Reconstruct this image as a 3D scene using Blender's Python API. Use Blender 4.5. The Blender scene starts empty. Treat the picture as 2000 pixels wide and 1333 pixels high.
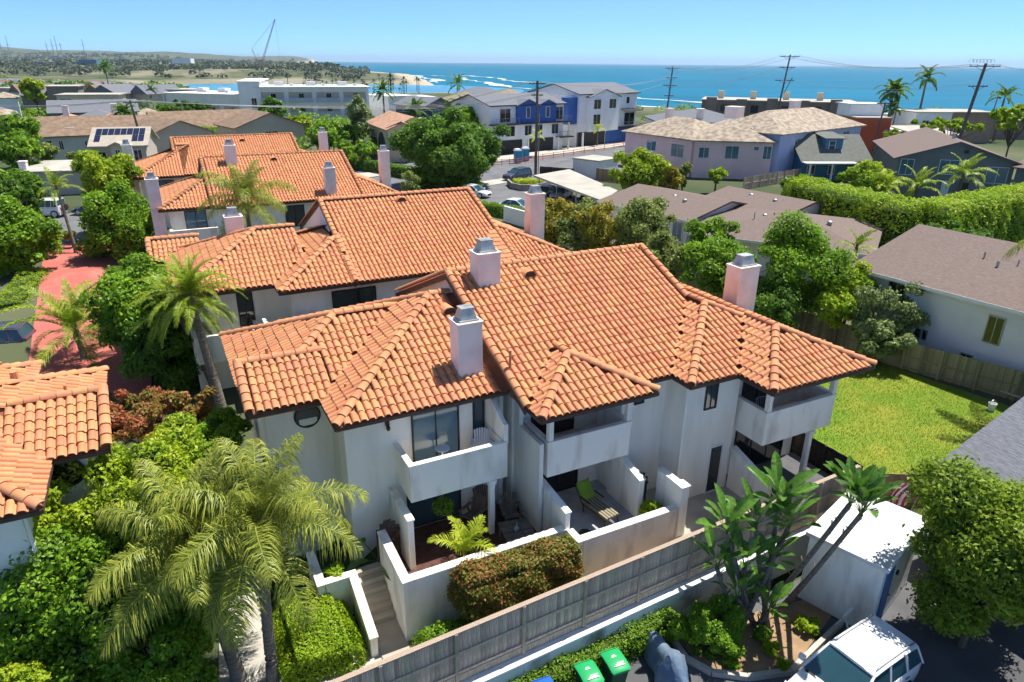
import bpy, math, random
import numpy as np
from mathutils import Vector, Matrix
random.seed(7); rng = np.random.default_rng(7)
SC = bpy.context.scene; COL = SC.collection
R = math.radians
# ------------------------------------------------------------------ camera
FPX, TH, ROLL, H = 1333.0, R(22.2), R(0.5), 16.0
cF = np.array([0, math.cos(TH), -math.sin(TH)]); cU0 = np.array([0, math.sin(TH), math.cos(TH)]); cR0 = np.array([1., 0, 0])
cR = cR0*math.cos(ROLL)+cU0*math.sin(ROLL); cU = cU0*math.cos(ROLL)-cR0*math.sin(ROLL)
CAM = np.array([0, 0, H])
cd = bpy.data.cameras.new('camera'); cam = bpy.data.objects.new('camera', cd); COL.objects.link(cam)
cd.sensor_width = 36; cd.lens = FPX*36/2000; cd.clip_start = 0.5; cd.clip_end = 90000
cam.matrix_world = Matrix(((cR[0], cU[0], -cF[0], 0), (cR[1], cU[1], -cF[1], 0), (cR[2], cU[2], -cF[2], H), (0, 0, 0, 1)))
SC.camera = cam
# ------------------------------------------------------------------ sky, sun, exposure
SAZ, SEL = R(52), R(65)
w = bpy.data.worlds.new('World'); SC.world = w; w.use_nodes = True
nt = w.node_tree; bg = nt.nodes['Background']
sky = nt.nodes.new('ShaderNodeTexSky'); sky.sky_type = 'NISHITA'; sky.sun_disc = False
sky.sun_elevation = SEL; sky.sun_rotation = SAZ; sky.altitude = 13500; sky.air_density = 2.8; sky.dust_density = 0.0; sky.ozone_density = 10
bal = nt.nodes.new('ShaderNodeMix'); bal.data_type = 'RGBA'; bal.blend_type = 'MULTIPLY'; bal.inputs[0].default_value = 1; bal.inputs[7].default_value = (1.7, 1.27, .96, 1)
nt.links.new(sky.outputs[0], bal.inputs[6]); nt.links.new(bal.outputs[2], bg.inputs[0]); bg.inputs[1].default_value = 0.053
sl = bpy.data.lights.new('sun', 'SUN'); sl.energy = 2.0; sl.angle = R(0.53); sl.color = (1, 0.955, 0.87)
so = bpy.data.objects.new('sun', sl); COL.objects.link(so)
sdir = Vector((math.sin(SAZ)*math.cos(SEL), math.cos(SAZ)*math.cos(SEL), math.sin(SEL)))
so.rotation_euler = sdir.to_track_quat('Z', 'Y').to_euler(); so.location = (30, 0, 80)
vs = SC.view_settings; vs.view_transform = 'Standard'; vs.look = 'None'; vs.gamma = 1; vs.use_curve_mapping = False
vs.exposure = 1.95
SC.cycles.max_bounces = 7; SC.cycles.diffuse_bounces = 5; SC.cycles.transparent_max_bounces = 12
SC.cycles.volume_bounces = 0; SC.cycles.use_adaptive_sampling = True; SC.cycles.adaptive_threshold = .03; SC.cycles.use_denoising = True
# ------------------------------------------------------------------ pixel -> place helpers
PH = R(62.8)
ua = np.array([math.sin(PH), math.cos(PH), 0]); va = np.array([-math.cos(PH), math.sin(PH), 0]); RZ = R(27.2)
def ray(x, y): return cF + cR*(x-1000)/FPX - cU*(y-666.5)/FPX
def G(x, y, z=0.0):                      # point at height z seen at photo pixel x, y
    d = ray(x, y); return Vector(CAM + d*((z-H)/d[2]))
def GD(x, y, dist):                      # point at forward distance dist
    d = ray(x, y); return Vector(CAM + d*(dist/d[1]))
def W(u, v, z=0.0): return Vector(ua*u+va*v+np.array([0, 0, z]))
def UV(p): p = np.array(p); return float(p@ua), float(p@va)
# ------------------------------------------------------------------ mesh builder
class MB:
    def __init__(s, org=(0, 0, 0)): s.v = []; s.f = []; s.m = []; s.o = org
    def add(s, vs, fs, m=0):
        o = len(s.v); s.v += [tuple(p) for p in vs]; s.f += [tuple(i+o for i in f) for f in fs]; s.m += [m]*len(fs); return s
    def box(s, x0, x1, y0, y1, z0, z1, m=0):
        return s.hexa([(x0, y0, z0), (x1, y0, z0), (x1, y1, z0), (x0, y1, z0), (x0, y0, z1), (x1, y0, z1), (x1, y1, z1), (x0, y1, z1)], m)
    def hexa(s, p, m=0):
        return s.add(p, [(3, 2, 1, 0), (4, 5, 6, 7), (0, 1, 5, 4), (1, 2, 6, 5), (2, 3, 7, 6), (3, 0, 4, 7)], m)
    def bar(s, a, b, wd, ht, m=0, up=(0, 0, 1)):
        a = Vector(a); b = Vector(b); d = (b-a).normalized(); x = d.cross(Vector(up))
        if x.length < 1e-4: x = d.cross(Vector((1, 0, 0)))
        x.normalize(); y = x.cross(d); x *= wd/2; y *= ht/2
        return s.hexa([a-x-y, a+x-y, b+x-y, b-x-y, a-x+y, a+x+y, b+x+y, b-x+y], m)
    def prism(s, poly, ax, a0, a1, m=0):     # poly: 2-d outline; extruded along axis ax
        n = len(poly)
        def P(q, a): return (a, q[0], q[1]) if ax == 'x' else (q[0], a, q[1]) if ax == 'y' else (q[0], q[1], a)
        vs = [P(q, a0) for q in poly]+[P(q, a1) for q in poly]
        fs = [tuple(range(n)), tuple(range(2*n-1, n-1, -1))]+[(i, i+n, (i+1) % n+n, (i+1) % n) for i in range(n)]
        return s.add(vs, fs, m)
    def tube(s, pts, r, n=6, m=0, cap=True):
        pts = [Vector(p) for p in pts]; k = len(pts); rs = r if isinstance(r, (list, tuple)) else [r]*k
        vs = []; ref = Vector((0, 0, 1))
        for i, p in enumerate(pts):
            d = (pts[min(i+1, k-1)]-pts[max(i-1, 0)]).normalized()
            x = d.cross(ref)
            if x.length < .05: x = d.cross(Vector((1, 0, 0)))
            x.normalize(); y = x.cross(d)
            for j in range(n):
                a = 2*math.pi*j/n; vs.append(p+(x*math.cos(a)+y*math.sin(a))*rs[i])
        fs = [(i*n+j, i*n+(j+1) % n, (i+1)*n+(j+1) % n, (i+1)*n+j) for i in range(k-1) for j in range(n)]
        if cap: fs += [tuple(range(n-1, -1, -1)), tuple(range((k-1)*n, k*n))]
        return s.add(vs, fs, m)
    def lathe(s, prof, n=12, c=(0, 0, 0), m=0):
        vs = [(c[0]+r*math.cos(2*math.pi*j/n), c[1]+r*math.sin(2*math.pi*j/n), c[2]+z) for r, z in prof for j in range(n)]
        k = len(prof)
        fs = [(i*n+j, i*n+(j+1) % n, (i+1)*n+(j+1) % n, (i+1)*n+j) for i in range(k-1) for j in range(n)]
        fs += [tuple(range(n-1, -1, -1)), tuple(range((k-1)*n, k*n))]
        return s.add(vs, fs, m)
    def mesh(s, name, mats):
        me = bpy.data.meshes.new(name)
        o = s.o; me.from_pydata([(a-o[0], b-o[1], c-o[2]) for a, b, c in s.v], [], s.f)
        for mt in (mats if isinstance(mats, (list, tuple)) else [mats]): me.materials.append(mt)
        if any(s.m): me.polygons.foreach_set('material_index', s.m)
        return me
    def build(s, name, mats, parent=None, smooth=False, bevel=0):
        me = s.mesh(name, mats)
        if smooth: me.polygons.foreach_set('use_smooth', [True]*len(me.polygons)); me.set_sharp_from_angle(angle=R(42))
        o = link(name, me, parent)
        if bevel:
            b = o.modifiers.new('b', 'BEVEL'); b.width = bevel; b.segments = 2; b.limit_method = 'ANGLE'
        return o
def link(name, data, parent=None, loc=None, mat=None):
    o = bpy.data.objects.new(name, data); COL.objects.link(o)
    if parent: o.parent = parent
    if mat is not None: o.matrix_basis = mat
    if loc is not None: o.location = loc
    return o
def tag(o, label, cat, group=None, kind=None):
    o['label'] = label; o['category'] = cat
    if group: o['group'] = group
    if kind: o['kind'] = kind
    return o
def struct(o): o['kind'] = 'structure'; return o
def stuff(o, label=None, cat=None):
    o['kind'] = 'stuff'
    if label: o['label'] = label; o['category'] = cat
    return o
def thing(name, label, cat, loc=(0, 0, 0), rz=0.0, group=None, sc=None):
    o = bpy.data.objects.new(name, None); COL.objects.link(o); o.empty_display_size = .2
    o.location = loc; o.rotation_euler = (0, 0, rz)
    if sc: o.scale = (sc, sc, sc)
    return tag(o, label, cat, group)
def copy_tree(o, parent=None):
    c = o.copy(); COL.objects.link(c)
    if parent: c.parent = parent
    for ch in [x for x in KIDS.get(o.name, o.children)]: copy_tree(ch, c)
    return c
KIDS = {}
def npmesh(name, V, F, mats, tint=None, midx=None, smooth=False):
    me = bpy.data.meshes.new(name); V = np.asarray(V, np.float32); F = np.asarray(F, np.int32); k = F.shape[1]
    me.vertices.add(len(V)); me.vertices.foreach_set('co', V.ravel())
    me.loops.add(F.size); me.loops.foreach_set('vertex_index', F.ravel())
    me.polygons.add(len(F)); me.polygons.foreach_set('loop_start', np.arange(len(F), dtype=np.int32)*k)
    for mt in (mats if isinstance(mats, (list, tuple)) else [mats]): me.materials.append(mt)
    if midx is not None: me.polygons.foreach_set('material_index', np.asarray(midx, np.int32))
    if smooth: me.polygons.foreach_set('use_smooth', np.ones(len(F), bool))
    if tint is not None:
        at = me.attributes.new('tint', 'FLOAT', 'POINT'); at.data.foreach_set('value', np.asarray(tint, np.float32))
    me.update(calc_edges=True); return me
# ------------------------------------------------------------------ materials
MATS = {}
def mat(name, col, rough=.8, var=.12, scale=1.5, bump=0.0, bscale=20, spec=.3, metal=0, col2=None, detail=6, rnd=0.0, stretch=None, amt=1.0, thr=(.35, .65)):
    if name in MATS: return MATS[name]
    m = bpy.data.materials.new(name); m.use_nodes = True; n = m.node_tree.nodes; l = m.node_tree.links
    b = n['Principled BSDF']; b.inputs['Roughness'].default_value = rough; b.inputs['Specular IOR Level'].default_value = spec; b.inputs['Metallic'].default_value = metal
    tc = n.new('ShaderNodeTexCoord'); mp = n.new('ShaderNodeMapping'); l.new(tc.outputs['Object'], mp.inputs[0])
    if stretch: mp.inputs['Scale'].default_value = stretch
    ns = n.new('ShaderNodeTexNoise'); ns.inputs['Scale'].default_value = scale; ns.inputs['Detail'].default_value = detail; l.new(mp.outputs[0], ns.inputs[0])
    rp = n.new('ShaderNodeMapRange'); rp.inputs[1].default_value = thr[0]; rp.inputs[2].default_value = thr[1]; rp.inputs[4].default_value = amt; l.new(ns.outputs[0], rp.inputs[0])
    mx = n.new('ShaderNodeMix'); mx.data_type = 'RGBA'; l.new(rp.outputs[0], mx.inputs[0])
    c2 = col2 or tuple(max(0, c*(1-2*var)) for c in col)
    mx.inputs[6].default_value = (*col, 1); mx.inputs[7].default_value = (*c2, 1)
    out = mx.outputs[2]
    if rnd:
        oi = n.new('ShaderNodeObjectInfo'); gi = n.new('ShaderNodeNewGeometry'); ad = n.new('ShaderNodeMath'); l.new(oi.outputs['Random'], ad.inputs[0]); l.new(gi.outputs['Random Per Island'], ad.inputs[1])
        fr = n.new('ShaderNodeMath'); fr.operation = 'FRACT'; l.new(ad.outputs[0], fr.inputs[0])
        mr = n.new('ShaderNodeMapRange'); mr.inputs[3].default_value = 1-rnd; mr.inputs[4].default_value = 1+rnd; l.new(fr.outputs[0], mr.inputs[0])
        hs = n.new('ShaderNodeHueSaturation'); l.new(mr.outputs[0], hs.inputs['Value']); l.new(out, hs.inputs['Color'])
        m2 = n.new('ShaderNodeMapRange'); m2.inputs[3].default_value = .5-rnd*.1; m2.inputs[4].default_value = .5+rnd*.1
        f2 = n.new('ShaderNodeMath'); f2.operation = 'MULTIPLY'; f2.inputs[1].default_value = 7.31; l.new(fr.outputs[0], f2.inputs[0]); f3 = n.new('ShaderNodeMath'); f3.operation = 'FRACT'; l.new(f2.outputs[0], f3.inputs[0])
        l.new(f3.outputs[0], m2.inputs[0]); l.new(m2.outputs[0], hs.inputs['Hue']); out = hs.outputs[0]
    l.new(out, b.inputs['Base Color'])
    if bump:
        nb = n.new('ShaderNodeTexNoise'); nb.inputs['Scale'].default_value = bscale; nb.inputs['Detail'].default_value = 4; l.new(mp.outputs[0], nb.inputs[0])
        bp = n.new('ShaderNodeBump'); bp.inputs['Strength'].default_value = bump; bp.inputs['Distance'].default_value = .05; l.new(nb.outputs[0], bp.inputs['Height']); l.new(bp.outputs[0], b.inputs['Normal'])
    MATS[name] = m; return m
def leafmat(name, dark, light, trans=.42, rough=.5, spec=.25):
    if name in MATS: return MATS[name]
    m = bpy.data.materials.new(name); m.use_nodes = True; n = m.node_tree.nodes; l = m.node_tree.links
    b = n['Principled BSDF']; b.inputs['Roughness'].default_value = rough; b.inputs['Specular IOR Level'].default_value = spec
    at = n.new('ShaderNodeAttribute'); at.attribute_name = 'tint'
    mx = n.new('ShaderNodeMix'); mx.data_type = 'RGBA'; l.new(at.outputs['Fac'], mx.inputs[0])
    mx.inputs[6].default_value = (*dark, 1); mx.inputs[7].default_value = (*light, 1)
    l.new(mx.outputs[2], b.inputs['Base Color'])
    tr = n.new('ShaderNodeBsdfTranslucent'); l.new(mx.outputs[2], tr.inputs[0])
    ms = n.new('ShaderNodeMixShader'); ms.inputs[0].default_value = trans
    l.new(b.outputs[0], ms.inputs[1]); l.new(tr.outputs[0], ms.inputs[2]); l.new(ms.outputs[0], n['Material Output'].inputs[0])
    MATS[name] = m; return m
def glassmat(name, col=(.05, .09, .12), rough=.06):
    return mat(name, col, rough, .15, .6, spec=.9)
STUCCO = mat('stucco', (.92, .88, .80), .9, .05, .9, bump=.25, bscale=30, amt=.8, stretch=(1.6, 1.6, .3), col2=(.76, .72, .64), thr=(.45, .72))
STUCCO2 = mat('stucco_weathered', (.92, .88, .80), .9, .1, 1.1, bump=.3, bscale=25, col2=(.60, .56, .48), thr=(.5, .76), stretch=(1.5, 1.5, .45))
CHIM = mat('chimney_stucco', (.85, .77, .73), .9, .1, 1.3, bump=.15, bscale=40, col2=(.74, .60, .55), thr=(.42, .75))
CAPM = mat('chimney_metal', (.52, .52, .50), .45, .1, 3, metal=.6, col2=(.33, .31, .28), thr=(.45, .7))
TILE = mat('terracotta', (.59, .275, .135), .7, .1, 2.2, bump=.25, bscale=25, spec=.25, col2=(.54, .215, .092), rnd=.10, thr=(.35, .75))
TILEC = mat('terracotta_cap', (.60, .285, .14), .7, .1, 2.2, bump=.25, bscale=25, spec=.25, col2=(.53, .21, .09), rnd=.1, thr=(.35, .75))
UNDER = mat('roof_felt', (.30, .12, .06), .95, .15, 3)
BROWN = mat('brown_trim', (.10, .055, .04), .6, .1, 4)
DARKFR = mat('bronze_frame', (.035, .025, .02), .4, .1, 4)
GLASS = glassmat('window_glass'); GLASSB = glassmat('window_glass_blue', (.10, .20, .26)); GLASSD = glassmat('window_glass_dark', (.015, .018, .02))
WHITE = mat('white_paint', (.82, .82, .80), .55, .04, 2); CONC = mat('concrete', (.46, .41, .34), .9, .12, 1.2, bump=.15)
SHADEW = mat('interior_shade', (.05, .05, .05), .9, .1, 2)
WOOD = mat('weathered_wood', (.66, .51, .37), .85, .15, 6, bump=.3, bscale=30, rnd=.25, stretch=(6, 6, .6), col2=(.36, .29, .23))
WOODT = mat('tan_wood', (.42, .30, .17), .85, .15, 6, bump=.2, rnd=.2, stretch=(6, 6, .6))
METALG = mat('grey_metal', (.35, .36, .37), .4, .1, 3, metal=.7)
# ------------------------------------------------------------------ barrel tile roofs
SL = 5/12.; CO = 1/math.hypot(1, SL); SI = SL*CO
def tile_profile(wd=.335):
    pts = []
    for i in range(7):
        a = min(math.pi*(1-i/6), math.pi-1e-9); pts.append((.106*math.cos(a)-.018, .005+.09*math.sin(a)**.8))
    return [(-.136, .0)]+pts+[(.105, -.004), (.14, .0)]
TP = tile_profile()
TV = []; TF = []
n_ = len(TP); TLEN = .47; TEXP = .40
for (x, z) in TP: TV.append((x, 0, z+.05))
for (x, z) in TP: TV.append((x*.96, TLEN, z+.008))
for (x, z) in TP: TV.append((x*.97, 0.0, z+.026))
TF += [(i, i+1, n_+i+1, n_+i) for i in range(n_-1)]
TF += [(2*n_+i, 2*n_+i+1, i+1, i) for i in range(n_-1)]
TV = np.array(TV); TF = np.array(TF)
CP = [(.165*math.cos(math.pi*(1-i/6)), .135*math.sin(math.pi*(1-i/6))) for i in range(7)]
CV = np.array([(x, 0, z+.05) for x, z in CP]+[(x*.9, .5, z*.92+.01) for x, z in CP]+[(x*.82, 0.0, z*.8+.03) for x, z in CP])
CFc = np.array([(i, i+1, 7+i+1, 7+i) for i in range(6)]+[(14+i, 14+i+1, i+1, i) for i in range(6)])
tile_me = npmesh('roof_tile', TV, TF, TILE, smooth=True); tile_me.set_sharp_from_angle(angle=R(50))
cap_me = npmesh('ridge_tile', CV, CFc, TILEC, smooth=True); cap_me.set_sharp_from_angle(angle=R(50))
def wz(wg, u, v):
    u0, u1, v0, v1 = wg['r']; z = np.full(np.shape(u), 99.)
    for k, sd in enumerate(wg['s']):
        if sd == 'h':
            d = (u-u0, u1-u, v-v0, v1-v)[k]; z = np.minimum(z, wg['z']+SL*d)
    if wg.get('top'): z = np.minimum(z, wg['top'])
    out = (u < u0) | (u > u1) | (v < v0) | (v > v1)
    return np.where(out, -99, z)
UPD = [(1, 0), (-1, 0), (0, 1), (0, -1)]
def ridge_of(wg):
    u0, u1, v0, v1 = wg['r']; s = wg['s']; z = wg['z']
    if s[2] == 'h' and s[3] == 'h' and not (s[0] == 'h' and s[1] == 'h' and (u1-u0) < (v1-v0)):
        d = (v1-v0)/2; vm = v0+d; zr = z+SL*d
        return 'u', (u0+(d if s[0] == 'h' else 0), vm, zr), (u1-(d if s[1] == 'h' else 0), vm, zr)
    if s[0] == 'h' and s[1] == 'h':
        d = (u1-u0)/2; um = u0+d; zr = z+SL*d
        return 'v', (um, v0+(d if s[2] == 'h' else 0), zr), (um, v1-(d if s[3] == 'h' else 0), zr)
    return None
def make_roof(parent, org, wings, nind=300, tiles=True, capsobj=True):
    """underlay, individual tiles, rest of the tiles, ridge tiles and fascia of one building"""
    o = org; U = MB(org); Fa = MB(org); tl = []; caps = []
    for wi, wg in enumerate(wings):
        u0, u1, v0, v1 = wg['r']; s = wg['s']; z = wg['z']; rd = ridge_of(wg)
        c00, c10, c11, c01 = (u0, v0, z), (u1, v0, z), (u1, v1, z), (u0, v1, z); polys = []; lines = []
        if rd:
            ax, R0, R1 = rd; lines.append((R0, R1))
            if ax == 'u':
                polys += [(c00, c10, R1, R0), (c11, c01, R0, R1)]
                if s[0] == 'h': polys.append((c01, c00, R0)); lines += [(c00, R0), (c01, R0)]
                if s[1] == 'h': polys.append((c10, c11, R1)); lines += [(c10, R1), (c11, R1)]
            else:
                polys += [(c01, c00, R0, R1), (c10, c11, R1, R0)]
                if s[2] == 'h': polys.append((c00, c10, R0)); lines += [(c00, R0), (c10, R0)]
                if s[3] == 'h': polys.append((c11, c01, R1)); lines += [(c11, R1), (c01, R1)]
        elif s[1] == 'h':
            D_ = v1-v0; zt = z+SL*D_
            if s[2] == 'h': Rp = (u1-D_, v1, zt); polys += [(c00, c10, Rp, (u0, v1, zt)), (c10, c11, Rp)]; lines += [(c10, Rp), ((u0, v1, zt), Rp)]
            else: Rp = (u1-D_, v0, zt); polys += [(c11, c01, (u0, v0, zt), Rp), (c10, c11, Rp)]; lines += [(c11, Rp)]
        else:
            zt = z+SL*(v1-v0); polys.append((c00, c10, (u1, v1, zt), (u0, v1, zt))); lines.append(((u0, v1, zt), (u1, v1, zt)))
        for p in polys:
            n = len(p); U.add([(a, b, c+.0) for a, b, c in p]+[(a, b, c-.14) for a, b, c in p], [tuple(range(n)), tuple(range(2*n-1, n-1, -1))]+[(i, n+i, n+(i+1) % n, (i+1) % n) for i in range(n)])
        # rakes of gables get a run of ridge tiles and a fascia board
        for k in (0, 1):
            if s[k] == 'g':
                uu = (u0, u1)[k]; sg = (-1, 1)[k]
                zt = z+SL*((v1-v0)/2 if s[3] == 'h' else v1-v0); vm = (v0+v1)/2 if s[3] == 'h' else v1
                lines.append(((uu-sg*.05, v0, z+.02), (uu-sg*.05, vm, zt+.02)))
                Fa.bar((uu, v0, z-.13), (uu, vm, zt-.13), .06, .22)
                if s[3] == 'h': lines.append(((uu-sg*.05, v1, z), (uu-sg*.05, vm, zt))); Fa.bar((uu, v1, z-.13), (uu, vm, zt-.13), .06, .22)
        def other(u, v):
            m = np.full(np.shape(u), -99.)
            for wj, w2 in enumerate(wings):
                if wj != wi: m = np.maximum(m, wz(w2, u, v))
            return m
        for a, b in lines:
            a = np.array(a); b = np.array(b); L = np.linalg.norm(b-a)
            if L < .2: continue
            if a[2] > b[2]: a, b = b, a
            n = max(1, int(round(L/.42)))
            for i in range(n):
                p = a+(b-a)*i/n; q = a+(b-a)*(i+.5)/n
                if other(q[0], q[1]) > q[2]-.02: continue
                caps.append((p, (b-a)/L))
        # eaves
        for k, sd in enumerate(s):
            if sd != 'h': continue
            p, q = ((u0, v0), (u0, v1)) if k == 0 else ((u1, v0), (u1, v1)) if k == 1 else ((u0, v0), (u1, v0)) if k == 2 else ((u0, v1), (u1, v1))
            L = abs(p[0]-q[0])+abs(p[1]-q[1]); n = max(1, int(L/.25)); run = None
            for i in range(n+1):
                ok = False
                if i < n:
                    t = (i+.5)/n; uu = p[0]+(q[0]-p[0])*t; vv = p[1]+(q[1]-p[1])*t; ok = other(uu, vv) < z-.05
                if ok and run is None: run = i
                if not ok and run is not None:
                    A = (p[0]+(q[0]-p[0])*run/n, p[1]+(q[1]-p[1])*run/n, z-.08); B = (p[0]+(q[0]-p[0])*i/n, p[1]+(q[1]-p[1])*i/n, z-.08)
                    Fa.bar(A, B, .08, .13); run = None
            # tiles of this face
            up = UPD[k]
            ex = (up[1], -up[0])
            st = TEXP*CO; D = (u1-u0) if k < 2 else (v1-v0)
            na = int(round(L/.264)); pa = L/max(na, 1)
            aa, dd = np.meshgrid((np.arange(na)+.5)*pa, np.arange(int(D/st)+1)*st-.03)
            aa = aa.ravel(); dd = dd.ravel(); dc = dd+.2
            if k == 0: uu = u0+dc; vv = v0+aa
            elif k == 1: uu = u1-dc; vv = v0+aa
            elif k == 2: uu = u0+aa; vv = v0+dc
            else: uu = u0+aa; vv = v1-dc
            zz = z+SL*dc
            keep = (np.abs(wz(wg, uu, vv)-zz) < .04) & (other(uu, vv) < zz+.02)
            for (su, sv) in ((.1, 0), (-.1, 0), (0, .1), (0, -.1)):
                keep &= (other(uu+su, vv+sv) < zz+.10)
            for (A_, B_) in lines:
                A_ = np.array(A_[:2]); B_ = np.array(B_[:2]); d_ = B_-A_; l2 = float(d_@d_)
                if l2 < .04: continue
                t_ = np.clip(((uu-A_[0])*d_[0]+(vv-A_[1])*d_[1])/l2, 0, 1); keep &= np.hypot(uu-A_[0]-d_[0]*t_, vv-A_[1]-d_[1]*t_) > .13
            pu = uu-up[0]*(.2); pv = vv-up[1]*(.2); pz = z+SL*dd
            idx = np.nonzero(keep)[0]
            jit = rng.normal(0, .006, (len(idx), 3))
            Mx = np.array([[ex[0], up[0]*CO, -up[0]*SI], [ex[1], up[1]*CO, -up[1]*SI], [0, SI, CO]])
            for j, i in enumerate(idx): tl.append((pu[i]+jit[j, 0], pv[i]+jit[j, 1], pz[i]+.012+abs(jit[j, 2]), k, Mx))
    roof = U.build('roof', UNDER, parent)
    Fa.build('fascia', BROWN, roof)
    o = np.array(org)
    if tiles:
        P = np.array([t[:3] for t in tl]); K = np.array([t[3] for t in tl])
        wp = P[:, :1]*ua+P[:, 1:2]*va; dist = np.hypot(wp[:, 0], wp[:, 1])+np.where((K == 0) | (K == 2), 0, 500)
        order = np.argsort(dist); VV = []; FF = []
        for r_, i in enumerate(order):
            M = tl[i][4]
            a = rng.normal(0, .012); ca, sa = math.cos(a), math.sin(a)
            M = M@np.array([[ca, -sa, 0], [sa, ca, 0], [0, 0, 1]])
            if r_ < nind:
                m4 = Matrix([[*M[0], P[i, 0]-o[0]], [*M[1], P[i, 1]-o[1]], [*M[2], P[i, 2]-o[2]], [0, 0, 0, 1]])
                link('roof_tile', tile_me, roof, mat=m4)
            else:
                FF.append(TF+len(VV)*len(TV)); VV.append(TV@M.T+P[i]-o)
        if VV:
            me = npmesh('roof_tiles', np.concatenate(VV), np.concatenate(FF), TILE, smooth=True); me.set_sharp_from_angle(angle=R(50))
            stuff(link('roof_tiles', me, roof))
    VV = []; FF = []
    for p, d in caps:
        d = Vector(d); x = d.cross(Vector((0, 0, 1))).normalized(); zc = x.cross(d)
        M = np.array([[x[0], d[0], zc[0]], [x[1], d[1], zc[1]], [x[2], d[2], zc[2]]]); q = p-o
        if capsobj: link('ridge_tile', cap_me, roof, mat=Matrix([[*M[0], q[0]], [*M[1], q[1]], [*M[2], q[2]+.05], [0, 0, 0, 1]]))
        else: FF.append(CFc+len(VV)*len(CV)); VV.append(CV@M.T+q+np.array([0, 0, .05]))
    if VV: stuff(link('ridge_tiles', npmesh('ridge_tiles', np.concatenate(VV), np.concatenate(FF), TILEC, smooth=True), roof))
    return roof
def roofz(wings, u, v): return max(float(wz(w_, np.array(u), np.array(v))) for w_ in wings)
def chimney(parent, org, u, v, z0, z1, wu=.95, wv=.85):
    b = MB(org); b.box(u-wu/2, u+wu/2, v-wv/2, v+wv/2, z0, z1); b.box(u-wu/2-.04, u+wu/2+.04, v-wv/2-.04, v+wv/2+.04, z1, z1+.1)
    c = b.build('chimney', CHIM, parent, bevel=.02)
    m = MB(org); a, d = wu*.36, wv*.36; a2, d2 = wu*.24, wv*.24; z = z1+.1
    m.hexa([(u-a, v-d, z), (u+a, v-d, z), (u+a, v+d, z), (u-a, v+d, z), (u-a2, v-d2, z+.42), (u+a2, v-d2, z+.42), (u+a2, v+d2, z+.42), (u-a2, v+d2, z+.42)])
    m.box(u-a-.04, u+a+.04, v-d-.04, v+d+.04, z+.02, z+.06); m.box(u-a2-.03, u+a2+.03, v-d2-.03, v+d2+.03, z+.42, z+.47)
    m.build('chimney_cap', CAPM, c)
def roof_vent(parent, org, u, v, z):
    m = MB(org); p = [(.32*math.cos(math.pi*i/8), .30*math.sin(math.pi*i/8)) for i in range(9)]
    m.prism([(u+a, z+b-.02) for a, b in p], 'y', v-.32, v+.35)
    for i in range(4): m.bar((u-.26+.03*i, v-.335, z+.05+.055*i), (u+.26-.03*i, v-.335, z+.05+.055*i), .03, .03, 1)
    m.build('roof_vent', [TILEC, DARKFR], parent)
def pipe(parent, org, u, v, z, h=.5, r=.06, mt=None):
    m = MB(org); m.tube([(u, v, z-.1), (u, v, z+h)], r, 8); m.lathe([(r*2.6, 0), (r*1.2, .07)], 8, (u, v, z)); m.build('vent_pipe', mt or TILEC, parent, smooth=True)
def win(parent, org, axis, c, a0, a1, z0, z1, fr=None, gl=None, out=-1, mull=1, dep=.06, rail=0, name='window'):
    """framed window standing proud of a wall: plane axis=c, from a0 to a1, z0 to z1; out: side the frame faces"""
    fr = fr or DARKFR; gl = gl or GLASS; m = MB(org); g = MB(org); t = .06
    def B(mm, p0, p1, q0, q1, d0, d1):
        lo, hi = sorted((c+out*d0, c+out*d1))
        if axis == 'v': mm.box(p0, p1, lo, hi, q0, q1)
        else: mm.box(lo, hi, p0, p1, q0, q1)
    B(m, a0, a0+t, z0, z1, -.05, dep); B(m, a1-t, a1, z0, z1, -.05, dep); B(m, a0+t, a1-t, z0, z0+t, -.05, dep); B(m, a0+t, a1-t, z1-t, z1, -.05, dep)
    for i in range(1, mull+1):
        x = a0+(a1-a0)*i/(mull+1); B(m, x-t*.4, x+t*.4, z0+t, z1-t, -.05, dep-.01)
    for i in range(1, rail+1):
        x = z0+(z1-z0)*i/(rail+1); B(m, a0+t, a1-t, x-t*.4, x+t*.4, -.05, dep-.015)
    o_ = m.build(name, fr, parent)
    B(g, a0+t*.5, a1-t*.5, z0+t*.5, z1-t*.5, 0.004, dep-.03); g.build('pane', gl, o_); return o_
def balcony(parent, org, u0, u1, v0, v1, zt=3.7, zb=2.3, th=.16, left=True, right=True):
    m = MB(org); m.box(u0, u1, v0, v0+th, zb, zt); m.box(u0+th, u1-th, v0+th, v1, zb+.1, zb+.42)
    if left: m.box(u0, u0+th, v0+th, v1, zb, zt)
    if right: m.box(u1-th, u1, v0+th, v1, zb, zt)
    b = m.build('balcony', STUCCO2, parent, bevel=.025)
    c = MB(org); c.box(u0-.03, u1+.03, v0-.03, v0+th+.02, zt, zt+.05)
    if left: c.box(u0-.03, u0+th+.02, v0+th+.02, v1, zt, zt+.05)
    if right: c.box(u1-th-.02, u1+.03, v0+th+.02, v1, zt, zt+.05)
    c.build('parapet_cap', STUCCO2, b, bevel=.015)
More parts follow.
